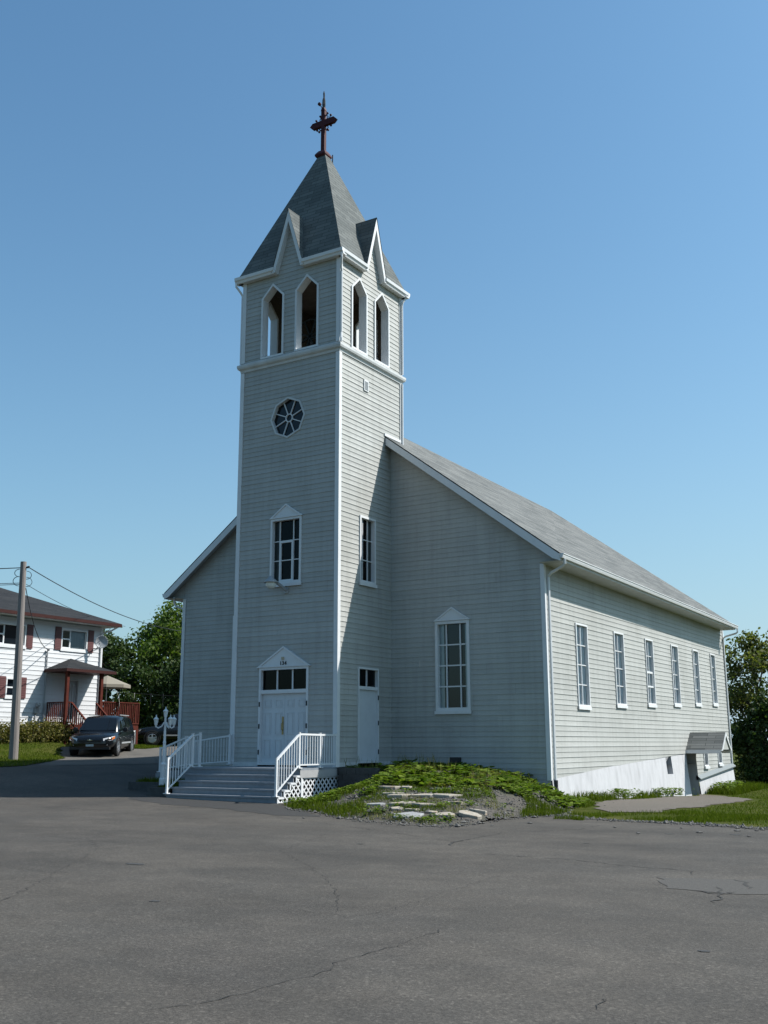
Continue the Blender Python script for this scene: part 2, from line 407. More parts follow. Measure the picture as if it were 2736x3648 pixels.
def shrink(P, d):                                                # inset of a convex outline
    n = len(P); out = []; cx = sum(p[0] for p in P)/n; cz = sum(p[1] for p in P)/n
    def line(p, q):
        dx, dz = q[0]-p[0], q[1]-p[1]; L = math.hypot(dx, dz); nx, nz = -dz/L, dx/L
        if (cx-p[0])*nx+(cz-p[1])*nz < 0: nx, nz = -nx, -nz
        return (p[0]+nx*d, p[1]+nz*d), (dx, dz)
    for i in range(n):
        (p, d1), (q, d2) = line(P[i-1], P[i]), line(P[i], P[(i+1) % n])
        det = d1[0]*d2[1]-d1[1]*d2[0]
        t = ((q[0]-p[0])*d2[1]-(q[1]-p[1])*d2[0])/det
        out.append((p[0]+d1[0]*t, p[1]+d1[1]*t))
    return out
def roofface(mb, pts, upx):
    """a roof plane with metre UVs: u along the eave, v up the slope; upx = vector along the eave"""
    P = [Vector(p) for p in pts]; u = Vector(upx).normalized(); n = (P[1]-P[0]).cross(P[2]-P[0]).normalized(); v = n.cross(u)
    mb.poly(pts, [((p-P[0]).dot(u)+P[0].dot(u), (p-P[0]).dot(v)+P[0].z) for p in P])

# ------------------------------------------------------------------ terrain
GP = [(0.03,-2.9,-.93),(-4,-2.9,-.86),(-7.5,-5.4,-.84),(-11.6,-2.0,-.2),(-10,2,-.15),(-14.6,.6,.03),(-17.2,5.2,.2),(-15.6,5.5,.1),(-15.3,8.3,.2),(-20,6,.75),(-19.4,11.5,.53),(-22,15,.55),(-28,20,.7),
(17,-25,-1.0),(10,-20,-1.0),(18,-16,-1.0),(4,-10,-1.0),(0,-16,-.95),(-10,-14,-.9),(7,-7,-1.03),(10,-8,-1.04),(12.5,-3,-1.06),(7.4,-1.5,-1.08),(5.25,3.4,-.98),(5.25,9.1,-1.17),(5.25,16.3,-1.4),(5.25,24,-1.35),(10,6,-1.25),(10,15,-1.35),(15,3,-1.2),(4,33,-1.5),(14,33,-1.5),
(-10,12,.2),(-10,24,.4),(-40,0,.8),(-40,-35,-.2),(-40,60,1.4),(0,60,-.5),(45,60,-2.2),(45,-35,-1.2),(0,-35,-1.0),(45,5,-1.4),(1,3,-.95),(-3,1,-.85),(2,12,-1.0)]
MP = [(2.3,-.48,-.16),(3.16,.02,-.17),(4.04,.49,-.2),(3.33,-2.19,-.43),(4.13,-1.72,-.44),(4.74,-1.39,-.44),(4.11,-3.47,-.61),(4.86,-3.03,-.61),(5.44,-2.72,-.61),(4.72,-4.5,-.76),(5.44,-4.08,-.76),(6.03,-3.77,-.76),(5.57,-5.75,-.96),(6.34,-5.3,-.96),(6.81,-4.94,-.95),(2.63,-2.03,-.36),(2.89,-3.05,-.64),(3.0,-4.18,-.86),(1.52,-3.63,-.92),(5.46,-1.81,-.5),(6.19,-1.79,-.87),(5.13,.48,-.4),(5.58,1.23,-.65),(6.19,.41,-.88),(6.09,-.73,-.75),
(0,3,-.03),(1,3,-.05),(2.4,3,-.08),(3.9,3,-.25),(4.7,3,-.45),(5.25,3,-.72),(0,1,-.07),(0,.1,-.08),(1.3,.1,-.1),(1.5,-.5,-.35),(.6,-.6,-.72),(.3,-1.5,-.86),(.1,-2.8,-.95),(5.3,3.6,-.95),(5.9,2.6,-.95),
(1.2,-4.0,-.99),(4.2,-5.7,-1.04),(5.6,-6.4,-1.06),(7,-6.6,-1.07),(7.1,-5.2,-1.07),(7.0,-3.6,-1.08),(7.2,-2.0,-1.1),(7.0,-.3,-1.08),(6.9,1.6,-1.07),(6.4,3.4,-1.07)]
def tps(pts, reg=1e-2):
    p = np.array(pts, float); n = len(p)
    d = np.hypot(p[:, None, 0]-p[None, :, 0], p[:, None, 1]-p[None, :, 1])
    K = np.where(d > 0, d*d*np.log(d+1e-12), 0)+np.eye(n)*reg
    Q = np.c_[np.ones(n), p[:, :2]]
    w = np.linalg.solve(np.block([[K, Q], [Q.T, np.zeros((3, 3))]]), np.r_[p[:, 2], 0, 0, 0])
    def f(x, y):
        x = np.clip(np.asarray(x, float), -40, 45); y = np.clip(np.asarray(y, float), -35, 60)
        d = np.hypot(x[..., None]-p[:, 0], y[..., None]-p[:, 1])
        return (np.where(d > 1e-9, d*d*np.log(d+1e-12), 0)@w[:n])+w[n]+w[n+1]*x+w[n+2]*y
    return f
gz = tps(GP); mzf = tps(MP)
MOUND = [(0.0, 3.3), (0.0, -.1), (.05, -2.7), (.9, -3.5), (1.5, -4.15), (2.6, -4.6), (3.6, -5.35), (4.4, -5.85), (5.4, -6.2), (6.3, -6.35), (7.0, -6.45), (7.05, -5.3), (6.9, -4.0), (6.85, -2.9), (7.15, -1.7), (7.0, -.4), (6.7, 1.0), (6.4, 2.6), (5.9, 3.6), (5.2, 3.8)]
def inside(P, x, y):
    r = False
    for i in range(len(P)):
        (x1, y1), (x2, y2) = P[i], P[i-1]
        if (y1 > y) != (y2 > y) and x < (x2-x1)*(y-y1)/(y2-y1)+x1: r = not r
    return r
def mz(x, y):
    x = np.asarray(x, float); y = np.asarray(y, float)
    g = gz(x, y)+.012; h = mzf(x, y); h = h-.13*np.clip((h+.7)/.5, 0, 1)
    st = lambda t: np.clip(t, 0, 1)**2*(3-2*np.clip(t, 0, 1))
    low = np.minimum(h, -.80+.25*x+.05*y)                                  # ground in front of the retaining wall
    wgt = st((1.75-x)/.4)*st((.10-y)/.12)
    h = h*(1-wgt)+low*wgt
    k = np.sin(np.asarray(x)*5.1+np.asarray(y)*3.3)*np.sin(np.asarray(y)*6.7-np.asarray(x)*2.1)*.018+np.sin(np.asarray(x)*13+1)*np.sin(np.asarray(y)*11)*.008
    return np.maximum(g, h+k)
def surf(x, y):
    return float(mz(x, y)) if inside(MOUND, x, y) else float(gz(x, y))
def grid_obj(name, xs, ys, zf, mt, kind='structure'):
    X, Y = np.meshgrid(xs, ys); Z = zf(X, Y)
    n, k = len(ys), len(xs)
    v = np.c_[X.ravel(), Y.ravel(), Z.ravel()]
    f = [(j*k+i, j*k+i+1, (j+1)*k+i+1, (j+1)*k+i) for j in range(n-1) for i in range(k-1)]
    b = MB(); b.v = [tuple(q) for q in v]; b.f = f; b.uv = [None]*len(f)
    o = b.build(name, mt, smooth=True, fix=False); return tag(o, kind=kind)
def sheet(name, P, zf, off, mt, sp=.5, jit=.0, sub=.4, kind='structure', seed=1):
    """a sheet laid over the terrain, with a ragged outline"""
    r = random.Random(seed); B = []
    for i in range(len(P)):
        a, b = P[i], P[(i+1) % len(P)]; n = max(1, int(math.hypot(b[0]-a[0], b[1]-a[1])/sub))
        n = min(n, 60)
        for k in range(n):
            t = k/n; j = jit if n < 60 else 0
            B.append(Vector((a[0]+(b[0]-a[0])*t+r.uniform(-j, j), a[1]+(b[1]-a[1])*t+r.uniform(-j, j))))
    nb = len(B); pts = list(B); BB = [(p.x, p.y) for p in B]
    x0, x1 = min(p.x for p in B), max(p.x for p in B); y0, y1 = min(p.y for p in B), max(p.y for p in B)
    x = x0+sp*.5
    while x < x1:
        y = y0+sp*.5
        while y < y1:
            if inside(BB, x, y): pts.append(Vector((x+r.uniform(-.1, .1)*sp, y+r.uniform(-.1, .1)*sp)))
            y += sp
        x += sp
    vo, eo, fo = geometry.delaunay_2d_cdt(pts, [(i, (i+1) % nb) for i in range(nb)], [], 1, 1e-4)[:3]
    vx = np.array([p.x for p in vo]); vy = np.array([p.y for p in vo]); vz = zf(vx, vy)+off
    b = MB(); b.v = list(zip(vx.tolist(), vy.tolist(), vz.tolist())); b.f = [tuple(f) for f in fo]; b.uv = [None]*len(b.f)
    o = b.build(name, mt, smooth=True); 
    if o.data.polygons and sum(p.normal.z for p in o.data.polygons) < 0: o.data.flip_normals()
    return tag(o, kind=kind)
xs = [-2500, -900, -350, -150, -80, -55]+list(range(-45, 50))+[60, 90, 160, 360, 900, 2500]
ys = [-2500, -900, -350, -150, -80, -50]+list(range(-40, 64))+[75, 100, 160, 360, 900, 2500]
grid_obj('ground', xs, ys, lambda x, y: gz(x, y)-.03, 'turf')
LOT = [(-42, -40), (45, -40), (45, -6), (20, -4.2), (12.5, -3.3), (11.2, -2.6), (10.2, -2.2), (9.3, -2.15), (8.3, -1.8), (7.4, -1.3), (6.6, 0), (6, 4), (5.3, 4), (5, 2.8), (-3, 1.5), (-8.6, 2.5), (-8.9, 8), (-8.9, 14), (-14, 13.5), (-15.4, 10.2), (-16.8, 9.9), (-15.7, 4.4), (-14.9, 3.3), (-13.3, 1.3), (-12.1, -.9), (-12.5, -2.3), (-16, -5), (-42, -16)]
sheet('parking_lot', LOT, gz, .006, 'asphalt', sp=.9, jit=.07, sub=.5)
sheet('driveway', [(-11.9, -.6), (-13.2, 1.2), (-14.9, 3.1), (-15.9, 4.2), (-18.6, 6.3), (-18.3, 9.2), (-17.2, 9.8), (-18.2, 12), (-20, 16), (-14, 17), (-9.2, 15), (-9.0, 8), (-10.2, 4.0), (-10.8, 1.5)], gz, .014, 'gravel', sp=.5, jit=.12, sub=.4)
LAWN = [(-12.4, -2.3), (-12.0, -1.0), (-13.2, 1.24), (-15.3, 3.7), (-17.2, 5.0), (-17.9, 5.6), (-18.6, 6.6), (-20.7, 8), (-20.7, -14), (-16.5, -6.2)]
sheet('lawn', LAWN, gz, .03, 'turf', sp=.5, jit=.1, sub=.3)
LAWN2 = [(-17.5, 9.2), (-17.0, 9.8), (-17.8, 11.9), (-19.4, 12.2), (-19.2, 9.8)]
sheet('grass_verge', LAWN2, gz, .03, 'turf', sp=.3, jit=.08, sub=.25)
SIDE = [(7.0, -.6), (7.35, -1.38), (8.29, -1.95), (9.34, -2.32), (10.2, -2.45), (11.16, -2.7), (11.9, -3.1), (12.5, -3.5), (20, -4.4), (44, -6), (44, 40), (5.4, 40), (5.4, 24), (5.36, 17.6), (5.36, 3.6), (6.2, 2.6)]
sheet('side_lawn', SIDE, gz, .02, 'turf', sp=.8, jit=.1, sub=.35)
PATH = [(6.9, 1.9), (6.5, 3.4), (6.1, 6), (5.9, 8.6), (5.75, 13.5), (5.5, 16.2), (5.4, 17.5), (6.3, 17.2), (7.6, 14.9), (8.4, 13.3), (8.6, 10.8), (8.55, 7.2), (8.95, 4.2), (8.7, 2.4), (8.95, .6), (8.4, .35), (7.95, .05), (7.4, .75)]
sheet('bare_path', PATH, gz, .034, 'path', sp=.4, jit=.14, sub=.3)
sheet('earth_mound', MOUND, mz, 0, 'dirt', sp=.16, jit=.05, sub=.2)
sheet('asphalt_patch', [(-4.6, -2.95), (-2, -3.0), (.4, -3.1), (1.0, -3.75), (2.0, -4.5), (3.4, -5.6), (2.4, -5.9), (.2, -5.0), (-2.4, -4.5), (-4.4, -3.7)], gz, .010, 'fresh', sp=.5, jit=.1, sub=.3)
sheet('asphalt_patch', [(13.1, -12.3), (14.9, -11.6), (15.3, -12.8), (14.3, -13.3), (13.5, -13.2)], gz, .010, 'patch', sp=.4, jit=.06, sub=.15)
# cracks and stains in the asphalt
def crack(b, pts, w, r):
    fine = []
    for a, c in zip(pts, pts[1:]):
        n = max(2, int(math.hypot(c[0]-a[0], c[1]-a[1])/.1))
        for k in range(n): fine.append((a[0]+(c[0]-a[0])*k/n+r.gauss(0, .025), a[1]+(c[1]-a[1])*k/n+r.gauss(0, .025)))
    fine.append(pts[-1]); n = len(fine); L = []; Q = []
    for i, p in enumerate(fine):
        a, c = fine[max(i-1, 0)], fine[min(i+1, n-1)]; dx, dy = c[0]-a[0], c[1]-a[1]; d = math.hypot(dx, dy) or 1
        h = w*.95*r.uniform(.15, 1)*(1 if 0 < i < n-1 else .1)
        for s in (-1, 1):
            x, y = p[0]-dy/d*h*s, p[1]+dx/d*h*s; Q.append((x, y, float(gz(x, y))+.012))
    b.add(Q, [(2*i, 2*i+1, 2*i+3, 2*i+2) for i in range(n-1)])
rc = random.Random(5); cb = MB()
for w, pts in ((.006, [(12.4, -20.36), (12.55, -20.08), (12.7, -19.82), (12.72, -19.23), (12.75, -18.84), (12.66, -18.41), (12.69, -17.74), (12.63, -16.79)]),
    (.004, [(10.89, -16.6), (11.6, -16.7), (11.7, -16.1), (11.55, -14.71), (11.5, -14.28), (11.37, -13.06)]),
    (.016, [(9.95, -10.74), (10.43, -10.79), (11.31, -10.84), (12.16, -11.15), (12.78, -11.31), (13.2, -11.33), (13.39, -11.8)]),
    (.03, [(13.8, -13.24), (14.08, -13.37), (14.16, -13.2), (14.22, -13.13)]), (.03, [(13.93, -12.79), (14.12, -13.31), (14.24, -14.06)]),
    (.03, [(13.92, -12.02), (14.12, -12.28), (14.27, -12.81)]), (.016, [(8.37, -8.98), (8.68, -9.15), (8.51, -6.72), (9.37, -5.42), (9.27, -3.9)]),
    (.03, [(8.91, -9.82), (8.68, -9.15), (8.62, -8.79)]), (.012, [(14.72, -18.57), (14.76, -18.61), (14.8, -18.86)]),
    (.010, [(-2, -5.2), (-1, -5.0), (1, -4.9), (3, -6.4), (5, -7.2), (8.4, -9.0)]), (.005, [(6, -9), (7.2, -12), (8.8, -13.5), (10.4, -15.2), (11.4, -16.6)]),
    (.006, [(13.3, -11.3), (14.5, -10), (16, -9.5), (19, -8)]), (.006, [(3, -12), (4.8, -13.4), (7.5, -17), (9, -19)])):
    crack(cb, pts, w, rc)
tag(cb.build('pavement_cracks', 'crack', fix=False), kind='structure')
ob = MB()
for x, y, a, b_ in ((6.72, -14.59, .16, .1), (9.34, -16.92, .08, .05), (14.84, -16.69, .05, .04), (10.6, -8.2, .07, .05), (7.6, -10.4, .07, .04), (12.3, -5.2, .12, .07), (11.2, -5.6, .1, .06)):
    q = [(x+a*math.cos(t*.52)*rc.uniform(.6, 1.2), y+b_*math.sin(t*.52)*rc.uniform(.6, 1.2)) for t in range(12)]
    ob.poly([(u, v, float(gz(u, v))+.011) for u, v in q])
tag(ob.build('oil_stains', 'oil', fix=False), kind='structure')

# ------------------------------------------------------------------ the church
XR, XL, YN, D, TW = 5.246, -8.775, 3.009, 3.709, 3.85
RX = (XR+XL)/2
ZE, ZR, OH = 5.915, 11.681, .665
SLP = (ZR-ZE)/(XR+OH-RX)
roofz = lambda x: ZR-SLP*abs(x-RX)
YF = 2.652; YB = 23.2
church = thing('church', 'weathered pale grey clapboard church with square bell tower, grey spire and red cross', 'church', (-1.9, 0, 0))
CP = lambda b, n, m_, p=None, **k: b.build(n, m_, p or church, **k)
xc, yc = -TW/2, D/2

# tower and belfry walls
ZC = 12.55
b = MB()
ocu = [(-1.94+.66*math.cos(math.pi/4*k), 10.64+.66*math.sin(math.pi/4*k)) for k in range(8)]
siding(b, wx(0), rect(-TW, 0, .06, ZC), [rect(-2.83, -1.0, .0, 2.83), rect(-2.51, -1.33, 5.33, 7.4), ocu])
siding(b, wy(0), rect(0, D, .06, ZC), [rect(1.08, 2.22, .0, 2.83), rect(1.15, 2.05, 5.4, 7.48)])
siding(b, wyl(-TW), rect(0, D, -.5, ZC)); siding(b, wxb(D), rect(-TW, 0, 8, ZC))
CP(b, 'tower_wall', 'siding')
def ogive(c, w=.92, zb=12.78, zs=14.88, za=15.34): return [(c-w/2, zb), (c+w/2, zb), (c+w/2, zs), (c, za), (c-w/2, zs)]
def gabled(a0, a1, c): return [(a0, ZC+.2), (a1, ZC+.2), (a1, 15.78), (c+.56, 15.78), (c, 17.62), (c-.56, 15.78), (a0, 15.78)]
FO, SO = (-2.62, -1.25), (1.09, 2.45)
b = MB()
for M, a0, a1, c, os_ in ((wx(0), -TW, 0, xc, FO), (wy(0), 0, D, yc, SO), (wyl(-TW), 0, D, yc, SO), (wxb(D), -TW, 0, xc, FO)):
    siding(b, M, gabled(a0, a1, c), [ogive(o) for o in os_])
CP(b, 'belfry_wall', 'siding')
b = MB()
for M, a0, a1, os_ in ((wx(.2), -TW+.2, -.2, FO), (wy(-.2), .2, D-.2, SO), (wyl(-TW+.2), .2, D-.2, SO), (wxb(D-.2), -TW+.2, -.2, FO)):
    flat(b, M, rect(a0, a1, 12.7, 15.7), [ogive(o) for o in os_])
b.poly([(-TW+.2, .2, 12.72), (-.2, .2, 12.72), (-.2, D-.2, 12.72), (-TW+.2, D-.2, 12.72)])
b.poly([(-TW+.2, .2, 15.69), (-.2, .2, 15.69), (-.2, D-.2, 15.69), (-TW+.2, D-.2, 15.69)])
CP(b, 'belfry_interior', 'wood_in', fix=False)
for M, os_ in ((wx(0), FO), (wy(0), SO), (wyl(-TW), SO), (wxb(D), FO)):
    for c in os_:
        b = MB(); o = ogive(c); b.ring(M, o, shrink(o, .065), -.25, .045); CP(b, 'belfry_opening', 'white')
# cornice ledge between tower and belfry
b = MB(); prof = [(.0, 12.46), (.035, 12.46), (.05, 12.53), (.11, 12.58), (.13, 12.64), (.13, 12.71), (.0, 12.79)]
sq = lambda o: [(-TW-o, -o), (o, -o), (o, D+o), (-TW-o, D+o)]
for (o0, z0), (o1, z1) in zip(prof, prof[1:]):
    A, B_ = sq(o0), sq(o1)
    for i in range(4):
        j = (i+1) % 4; b.poly([(*A[i], z0), (*A[j], z0), (*B_[j], z1), (*B_[i], z1)])
CP(b, 'cornice', 'white_dirty')
# spire: eaves, gables, roof
b = MB(); E_ = .15; half = (TW/2+E_, D/2+E_); top = .15; zt = 20.68; z0 = 15.81
sx = xc-.05
base = [(xc-half[0], yc-half[1], z0), (xc+half[0], yc-half[1], z0), (xc+half[0], yc+half[1], z0), (xc-half[0], yc+half[1], z0)]
tp = [(sx-top, yc-top, zt), (sx+top, yc-top, zt), (sx+top, yc+top, zt), (sx-top, yc+top, zt)]
for i in range(4):
    j = (i+1) % 4; A, B_, C_, D_ = map(Vector, (base[i], base[j], tp[j], tp[i]))
    t0, t1 = .5-.60/(B_-A).length, .5+.60/(B_-A).length; f = (17.72-z0)/(zt-z0)
    mid = (A.lerp(D_, f)+B_.lerp(C_, f))/2
    roofface(b, [B_, C_, D_, A, A.lerp(B_, t0), mid, A.lerp(B_, t1)], B_-A)
spire = CP(b, 'spire_roof', 'spire')
for M, a0, a1, c, ext in ((wx(0), -TW, 0, xc, .25), (wxb(D), -TW, 0, xc, .25), (wy(0), 0, D, yc, .125), (wyl(-TW), 0, D, yc, .125)):
    for s0, s1 in ((a0-ext, c-.565), (c+.565, a1+ext)):
        b = MB(); b.prism(lambda z_, o_, a_, M=M: M(a_, z_, o_), [(15.60, .002), (15.60, .18), (15.67, .205), (15.70, .24), (15.80, .25), (15.80, .12), (15.64, .12), (15.64, .002)], s0, s1)
        CP(b, 'tower_eave', 'white')
for M, c, back in ((wx(0), xc, None), (wy(0), yc, None), (wyl(-TW), yc, None), (wxb(D), xc, None)):
    b = MB(); hw, inn = .125, .41
    for sgn in (-1, 1):
        b.prism(M, [(c+sgn*.63, 15.62), (c, 17.72), (c, 17.72-inn), (c+sgn*.51, 15.62)], 0.003, .2)
    g = CP(b, 'gable', 'white')
    b = MB()
    for sgn in (-1, 1):
        P_ = [M(c+sgn*.65, 15.63, .215), M(c, 17.76, .215), M(c, 17.76, -.76), M(c+sgn*.65, 15.63, .0)]
        roofface(b, P_, Vector(P_[2])-Vector(P_[1]))
    b.build('gable_roof', 'spire', g)
# corner boards
def corner(b, x, y, sx_, sy_, z0, z1, w=.11, t=.034):
    xa, xb_ = sorted((x-sx_*w, x+sx_*t)); ya, yb_ = sorted((y, y+sy_*t)); b.box(xa, xb_, ya, yb_, z0, z1)
    xa, xb_ = sorted((x, x+sx_*t)); ya, yb_ = sorted((y-sy_*w, y)); b.box(xa, xb_, ya, yb_, z0, z1)
for x, y, sx_, sy_ in ((0, 0, 1, -1), (-TW, 0, -1, -1), (0, D, 1, 1), (-TW, D, -1, 1)):
    b = MB(); corner(b, x, y, sx_, sy_, -.06 if y == 0 else 8, 12.45); CP(b, 'corner_board', 'white')
    b = MB(); corner(b, x, y, sx_, sy_, 12.79, 15.65); CP(b, 'corner_board', 'white')
for M, a0, a1 in ((wx(0), -TW, -2.83), (wx(0), -1.0, .0), (wy(0), .0, 1.08), (wy(0), 2.22, 3.0)):
    b = MB(); b.mbox(M, a0, a1, -.06, .06, .0, .03); CP(b, 'base_trim', 'white_dirty')
# downspouts of the tower
for pts in ([(.2, -.2, 15.62), (.2, -.19, 15.5), (.1, -.08, 15.25), (.075, -.01, 15.1), (.075, -.01, 13.05), (.11, -.06, 12.85), (.11, -.06, 12.74)],
            [(-TW-.2, -.2, 15.62), (-TW-.2, -.19, 15.5), (-TW-.1, -.06, 15.3), (-TW-.075, -.0, 15.2), (-TW-.075, 0, 12.8)],
            [(.06, D-.02, 12.46), (.06, D-.02, 9.02), (.1, D-.0, 8.96), (.26, D+.06, 8.88)],
            [(.18, D+.1, 15.62), (.1, D-.02, 15.42), (.075, D-.02, 15.3), (.075, D-.02, 12.8)]):
    b = MB(); b.tube(pts, .038, 6); CP(b, 'downspout', 'white')
# cross on the spire, with its lightning rod
b = MB(); cx, cy = sx-.03, yc
b.lathe([(.0, 20.62), (.26, 20.64), (.31, 20.70), (.31, 20.75), (.18, 20.90), (.11, 20.91)], (cx, cy, 0), 4)
b.v = [(cx+(x-cx)*math.cos(.785)-(y-cy)*math.sin(.785), cy+(x-cx)*math.sin(.785)+(y-cy)*math.cos(.785), z) for x, y, z in b.v]
b.box(cx-.075, cx+.075, cy-.06, cy+.06, 20.9, 22.5)
b.prism(wx(cy), [(cx-.085, 22.5), (cx+.085, 22.5), (cx+.045, 22.63), (cx-.045, 22.63)], -.07, .07)
cross = CP(b, 'cross', 'red')
b = MB(); b.prism(wx(cy), [(cx-.56, 22.01), (cx-.45, 21.90), (cx-.075, 21.90), (cx-.075, 22.12), (cx-.45, 22.12)], -.06, .06)
b.prism(wx(cy), [(cx+.075, 21.90), (cx+.45, 21.90), (cx+.56, 22.01), (cx+.45, 22.12), (cx+.075, 22.12)], -.06, .06)
b.build('crossbar', 'red', cross)
b = MB(); b.tube([(cx, cy, 22.6), (cx, cy, 22.75), (cx, cy, 22.95), (cx+.005, cy, 23.05), (cx, cy, 23.2), (cx, cy, 23.3)], [.045, .065, .055, .03, .035, .012], 6); b.build('finial', 'black', cross)
for dx, dz in ((-.15, .33), (-.32, .21), (.30, .24), (.16, .36), (.31, -.17), (.19, -.31), (-.19, -.27), (-.28, -.18)):
    b = MB(); k_ = .13 if dz > 0 else -.13
    ex, ez = (dx*.75, k_*.8) if abs(dx) > .25 else (math.copysign(.06, dx), dz*.75)
    b.tube([(cx+ex, cy, 22.01+ez), (cx+dx*.92, cy, 22.01+dz*.88), (cx+dx, cy, 22.01+dz)], [.02, .016, .016], 5)
    b.lathe([(.0, -.04), (.036, -.025), (.04, .02), (0, .04)], (cx+dx, cy, 22.01+dz), 8, 'y'); b.build('scrollwork', 'red', cross)
for pts in ([(-.1, .07), (-.17, .19), (-.1, .3)], [(.1, .08), (.19, .21), (.1, .33)], [(.12, -.1), (.2, -.2), (.12, -.32)], [(-.1, -.1), (-.18, -.18), (-.1, -.28)]):
    b = MB(); b.tube([(cx+u, cy, 22.01+w_) for u, w_ in pts], .018, 5); b.build('scrollwork', 'red', cross)
b = MB(); b.tube([(cx-.03, cy, 22.60), (cx-.18, cy, 22.82)], .016, 5); b.lathe([(0, -.06), (.06, -.04), (.06, .04), (0, .06)], (cx-.19, cy, 22.85), 8, 'y'); b.build('scrollwork', 'red', cross)
b = MB(); b.tube([(sx+.02, 2.35, 20.2), (sx+.02, 2.35, 21.02)], .022, 5); b.tube([(sx+.02, 2.35, 20.92), (sx-.12, 2.3, 20.98)], .012, 4); b.box(sx-.2, sx-.12, 2.26, 2.34, 20.95, 21.03); CP(b, 'lightning_rod', 'black')

# nave walls
NW0, NW1, NS0, NS1 = 1.60, 2.775, 1.53, 4.25
b = MB()
top_ = lambda x: roofz(x)-.10
siding(b, wx(YN), [(0, -.42), (XR, -.42), (XR, top_(XR)), (0, top_(0))], [rect(NW0, NW1, NS0, NS1)])
siding(b, wx(YN), [(XL, -.6), (-TW, -.6), (-TW, top_(-TW)), (XL, top_(XL))])
b.poly([(XR, YN-.01, 5.73), (XR+OH, YN-.01, 5.73), (XR+OH, YN-.01, 5.8), (XR, YN-.01, 6.3)])
b.poly([(XL, YN-.01, 5.73), (XL-OH, YN-.01, 5.73), (XL-OH, YN-.01, 5.8), (XL, YN-.01, 6.3)])
SW = [(5.27, 6.25, 1.69, 4.22), (8.68, 9.64, 1.83, 4.255), (11.95, 12.84, 1.94, 4.29), (15.09, 15.97, 2.04, 4.315), (18.03, 18.85, 2.14, 4.34), (20.70, 21.47, 2.22, 4.36)]
BW = [(18.72, 19.32, -.33, .42), (20.92, 21.5, -.27, .42)]
siding(b, wy(XR), [(YN, -.43), (8.58, -.12), (16.3, .2), (16.3, .3), (17.6, .3), (17.6, -.79), (YB, -.39), (YB, 5.78), (YN, 5.78)],
       [rect(*w) for w in SW]+[rect(*w) for w in BW])
flat(b, wyl(XL), rect(YN, YB, -.6, 5.78)); b.poly([(XL, YB, -.6), (XR, YB, -.5), (XR, 22.85, 5.6), (XL, 22.85, 5.6)]); b.poly([(XL, 22.85, 5.6), (XR, 22.85, 5.6), (RX, 20.7, 11.25)])
CP(b, 'nave_wall', 'siding')
b = MB(); b.poly([(XL, YN, -.2), (XR, YN, -.2), (XR, YB, -.2), (XL, YB, -.2)]); CP(b, 'nave_floor', 'room')
b = MB()
for o, z in ((YN, 0), (YB, 0)): pass
# roof
yb0, yb1 = 20.76, 22.88
def nave_roof(b, dz, up=True):
    for s in (1, -1):
        xe = RX+s*(XR+OH-RX)
        P_ = [(xe, YF, ZE+dz), (xe, yb1, 5.69+dz), (RX, yb0, 11.45+dz), (RX, YF, ZR+dz)]
        roofface(b, P_[:3], (0, 1, 0)); roofface(b, [P_[2], P_[3], P_[0]], (0, 1, 0))
b = MB(); nave_roof(b, .045)
for s in (1, -1):
    xe = RX+s*(XR+OH-RX); b.poly([(xe, YF, ZE), (xe, YF, ZE+.045), (RX, YF, ZR+.045), (RX, YF, ZR)], [(0, 0)]*4)
CP(b, 'nave_roof', 'roof')
b = MB(); nave_roof(b, -.09); CP(b, 'roof_underside', 'white_dirty')
for s, xs_ in ((1, .03), (-1, -TW-.03)):
    xe = RX+s*(XR+OH-RX)
    b = MB(); b.prism(wx(YF), [(xe, ZE-.002), (xs_, roofz(xs_)-.002), (xs_, roofz(xs_)-.25), (xe-s*.22, roofz(xe-s*.22)-.27), (xe, ZE-.19)], -.03, .0); CP(b, 'rake_board', 'white')
    b = MB()
    pr = [(0, -.13), (.075, -.13), (.10, -.06), (.095, -.04), (.12, -.02), (.12, .0), (0, .0)]
    A = [(xe+s*o, YF+.02, ZE+z+.02) for o, z in pr]; B_ = [(xe+s*o, yb1+.12, 5.69+z+.02) for o, z in pr]; n = len(pr)
    b.add(A+B_, [tuple(range(n)), tuple(range(n, 2*n))]+[(i, (i+1) % n, n+(i+1) % n, n+i) for i in range(n)]); CP(b, 'gutter', 'white')
    xw = XR if s > 0 else XL
    b = MB(); b.poly([(xw, YF+.03, 5.735), (xe, YF+.03, 5.735), (xe, yb1, 5.53), (xw, yb1, 5.53)]); b.poly([(xe-s*.002, YF+.03, 5.735), (xe-s*.002, YF+.03, 5.9), (xe-s*.002, yb1, 5.68), (xe-s*.002, yb1, 5.53)]); CP(b, 'soffit', 'white_dirty')
    b = MB()
    if s > 0:
        b.tube([(xe+.06, 2.86, 5.80), (xe+.06, 2.88, 5.66), (xe-.02, 2.92, 5.60), (xw+.2, 3.1, 5.46), (xw+.075, 3.17, 5.36), (xw+.075, 3.17, -.45)], .045, 6)
    else:
        b.tube([(xe+.3, 2.86, 5.80), (xe+.3, 2.9, 5.55), (xe+.36, 2.92, 5.48), (xw-.06, 3.05, 5.36), (xw-.06, 3.1, 5.2), (xw-.06, 3.1, 0)], .04, 6)
    CP(b, 'downspout', 'white')
b = MB(); b.tube([(6.0, 22.85, 5.58), (6.0, 22.85, 5.42), (5.92, 22.87, 5.37), (5.4, 23.1, 5.28), (5.29, 23.1, 5.2), (5.29, 23.1, -.4)], .04, 6); CP(b, 'downspout', 'white')
b = MB(); b.tube([(XR+.085, 3.17, -.43), (XR+.085, 3.17, -.62), (XR+.10, 3.15, -.75), (XR+.16, 3.1, -1.0), (XR+.2, 3.06, -1.1)], [.06, .06, .075, .08, .08], 8); CP(b, 'drain_pipe', 'black')
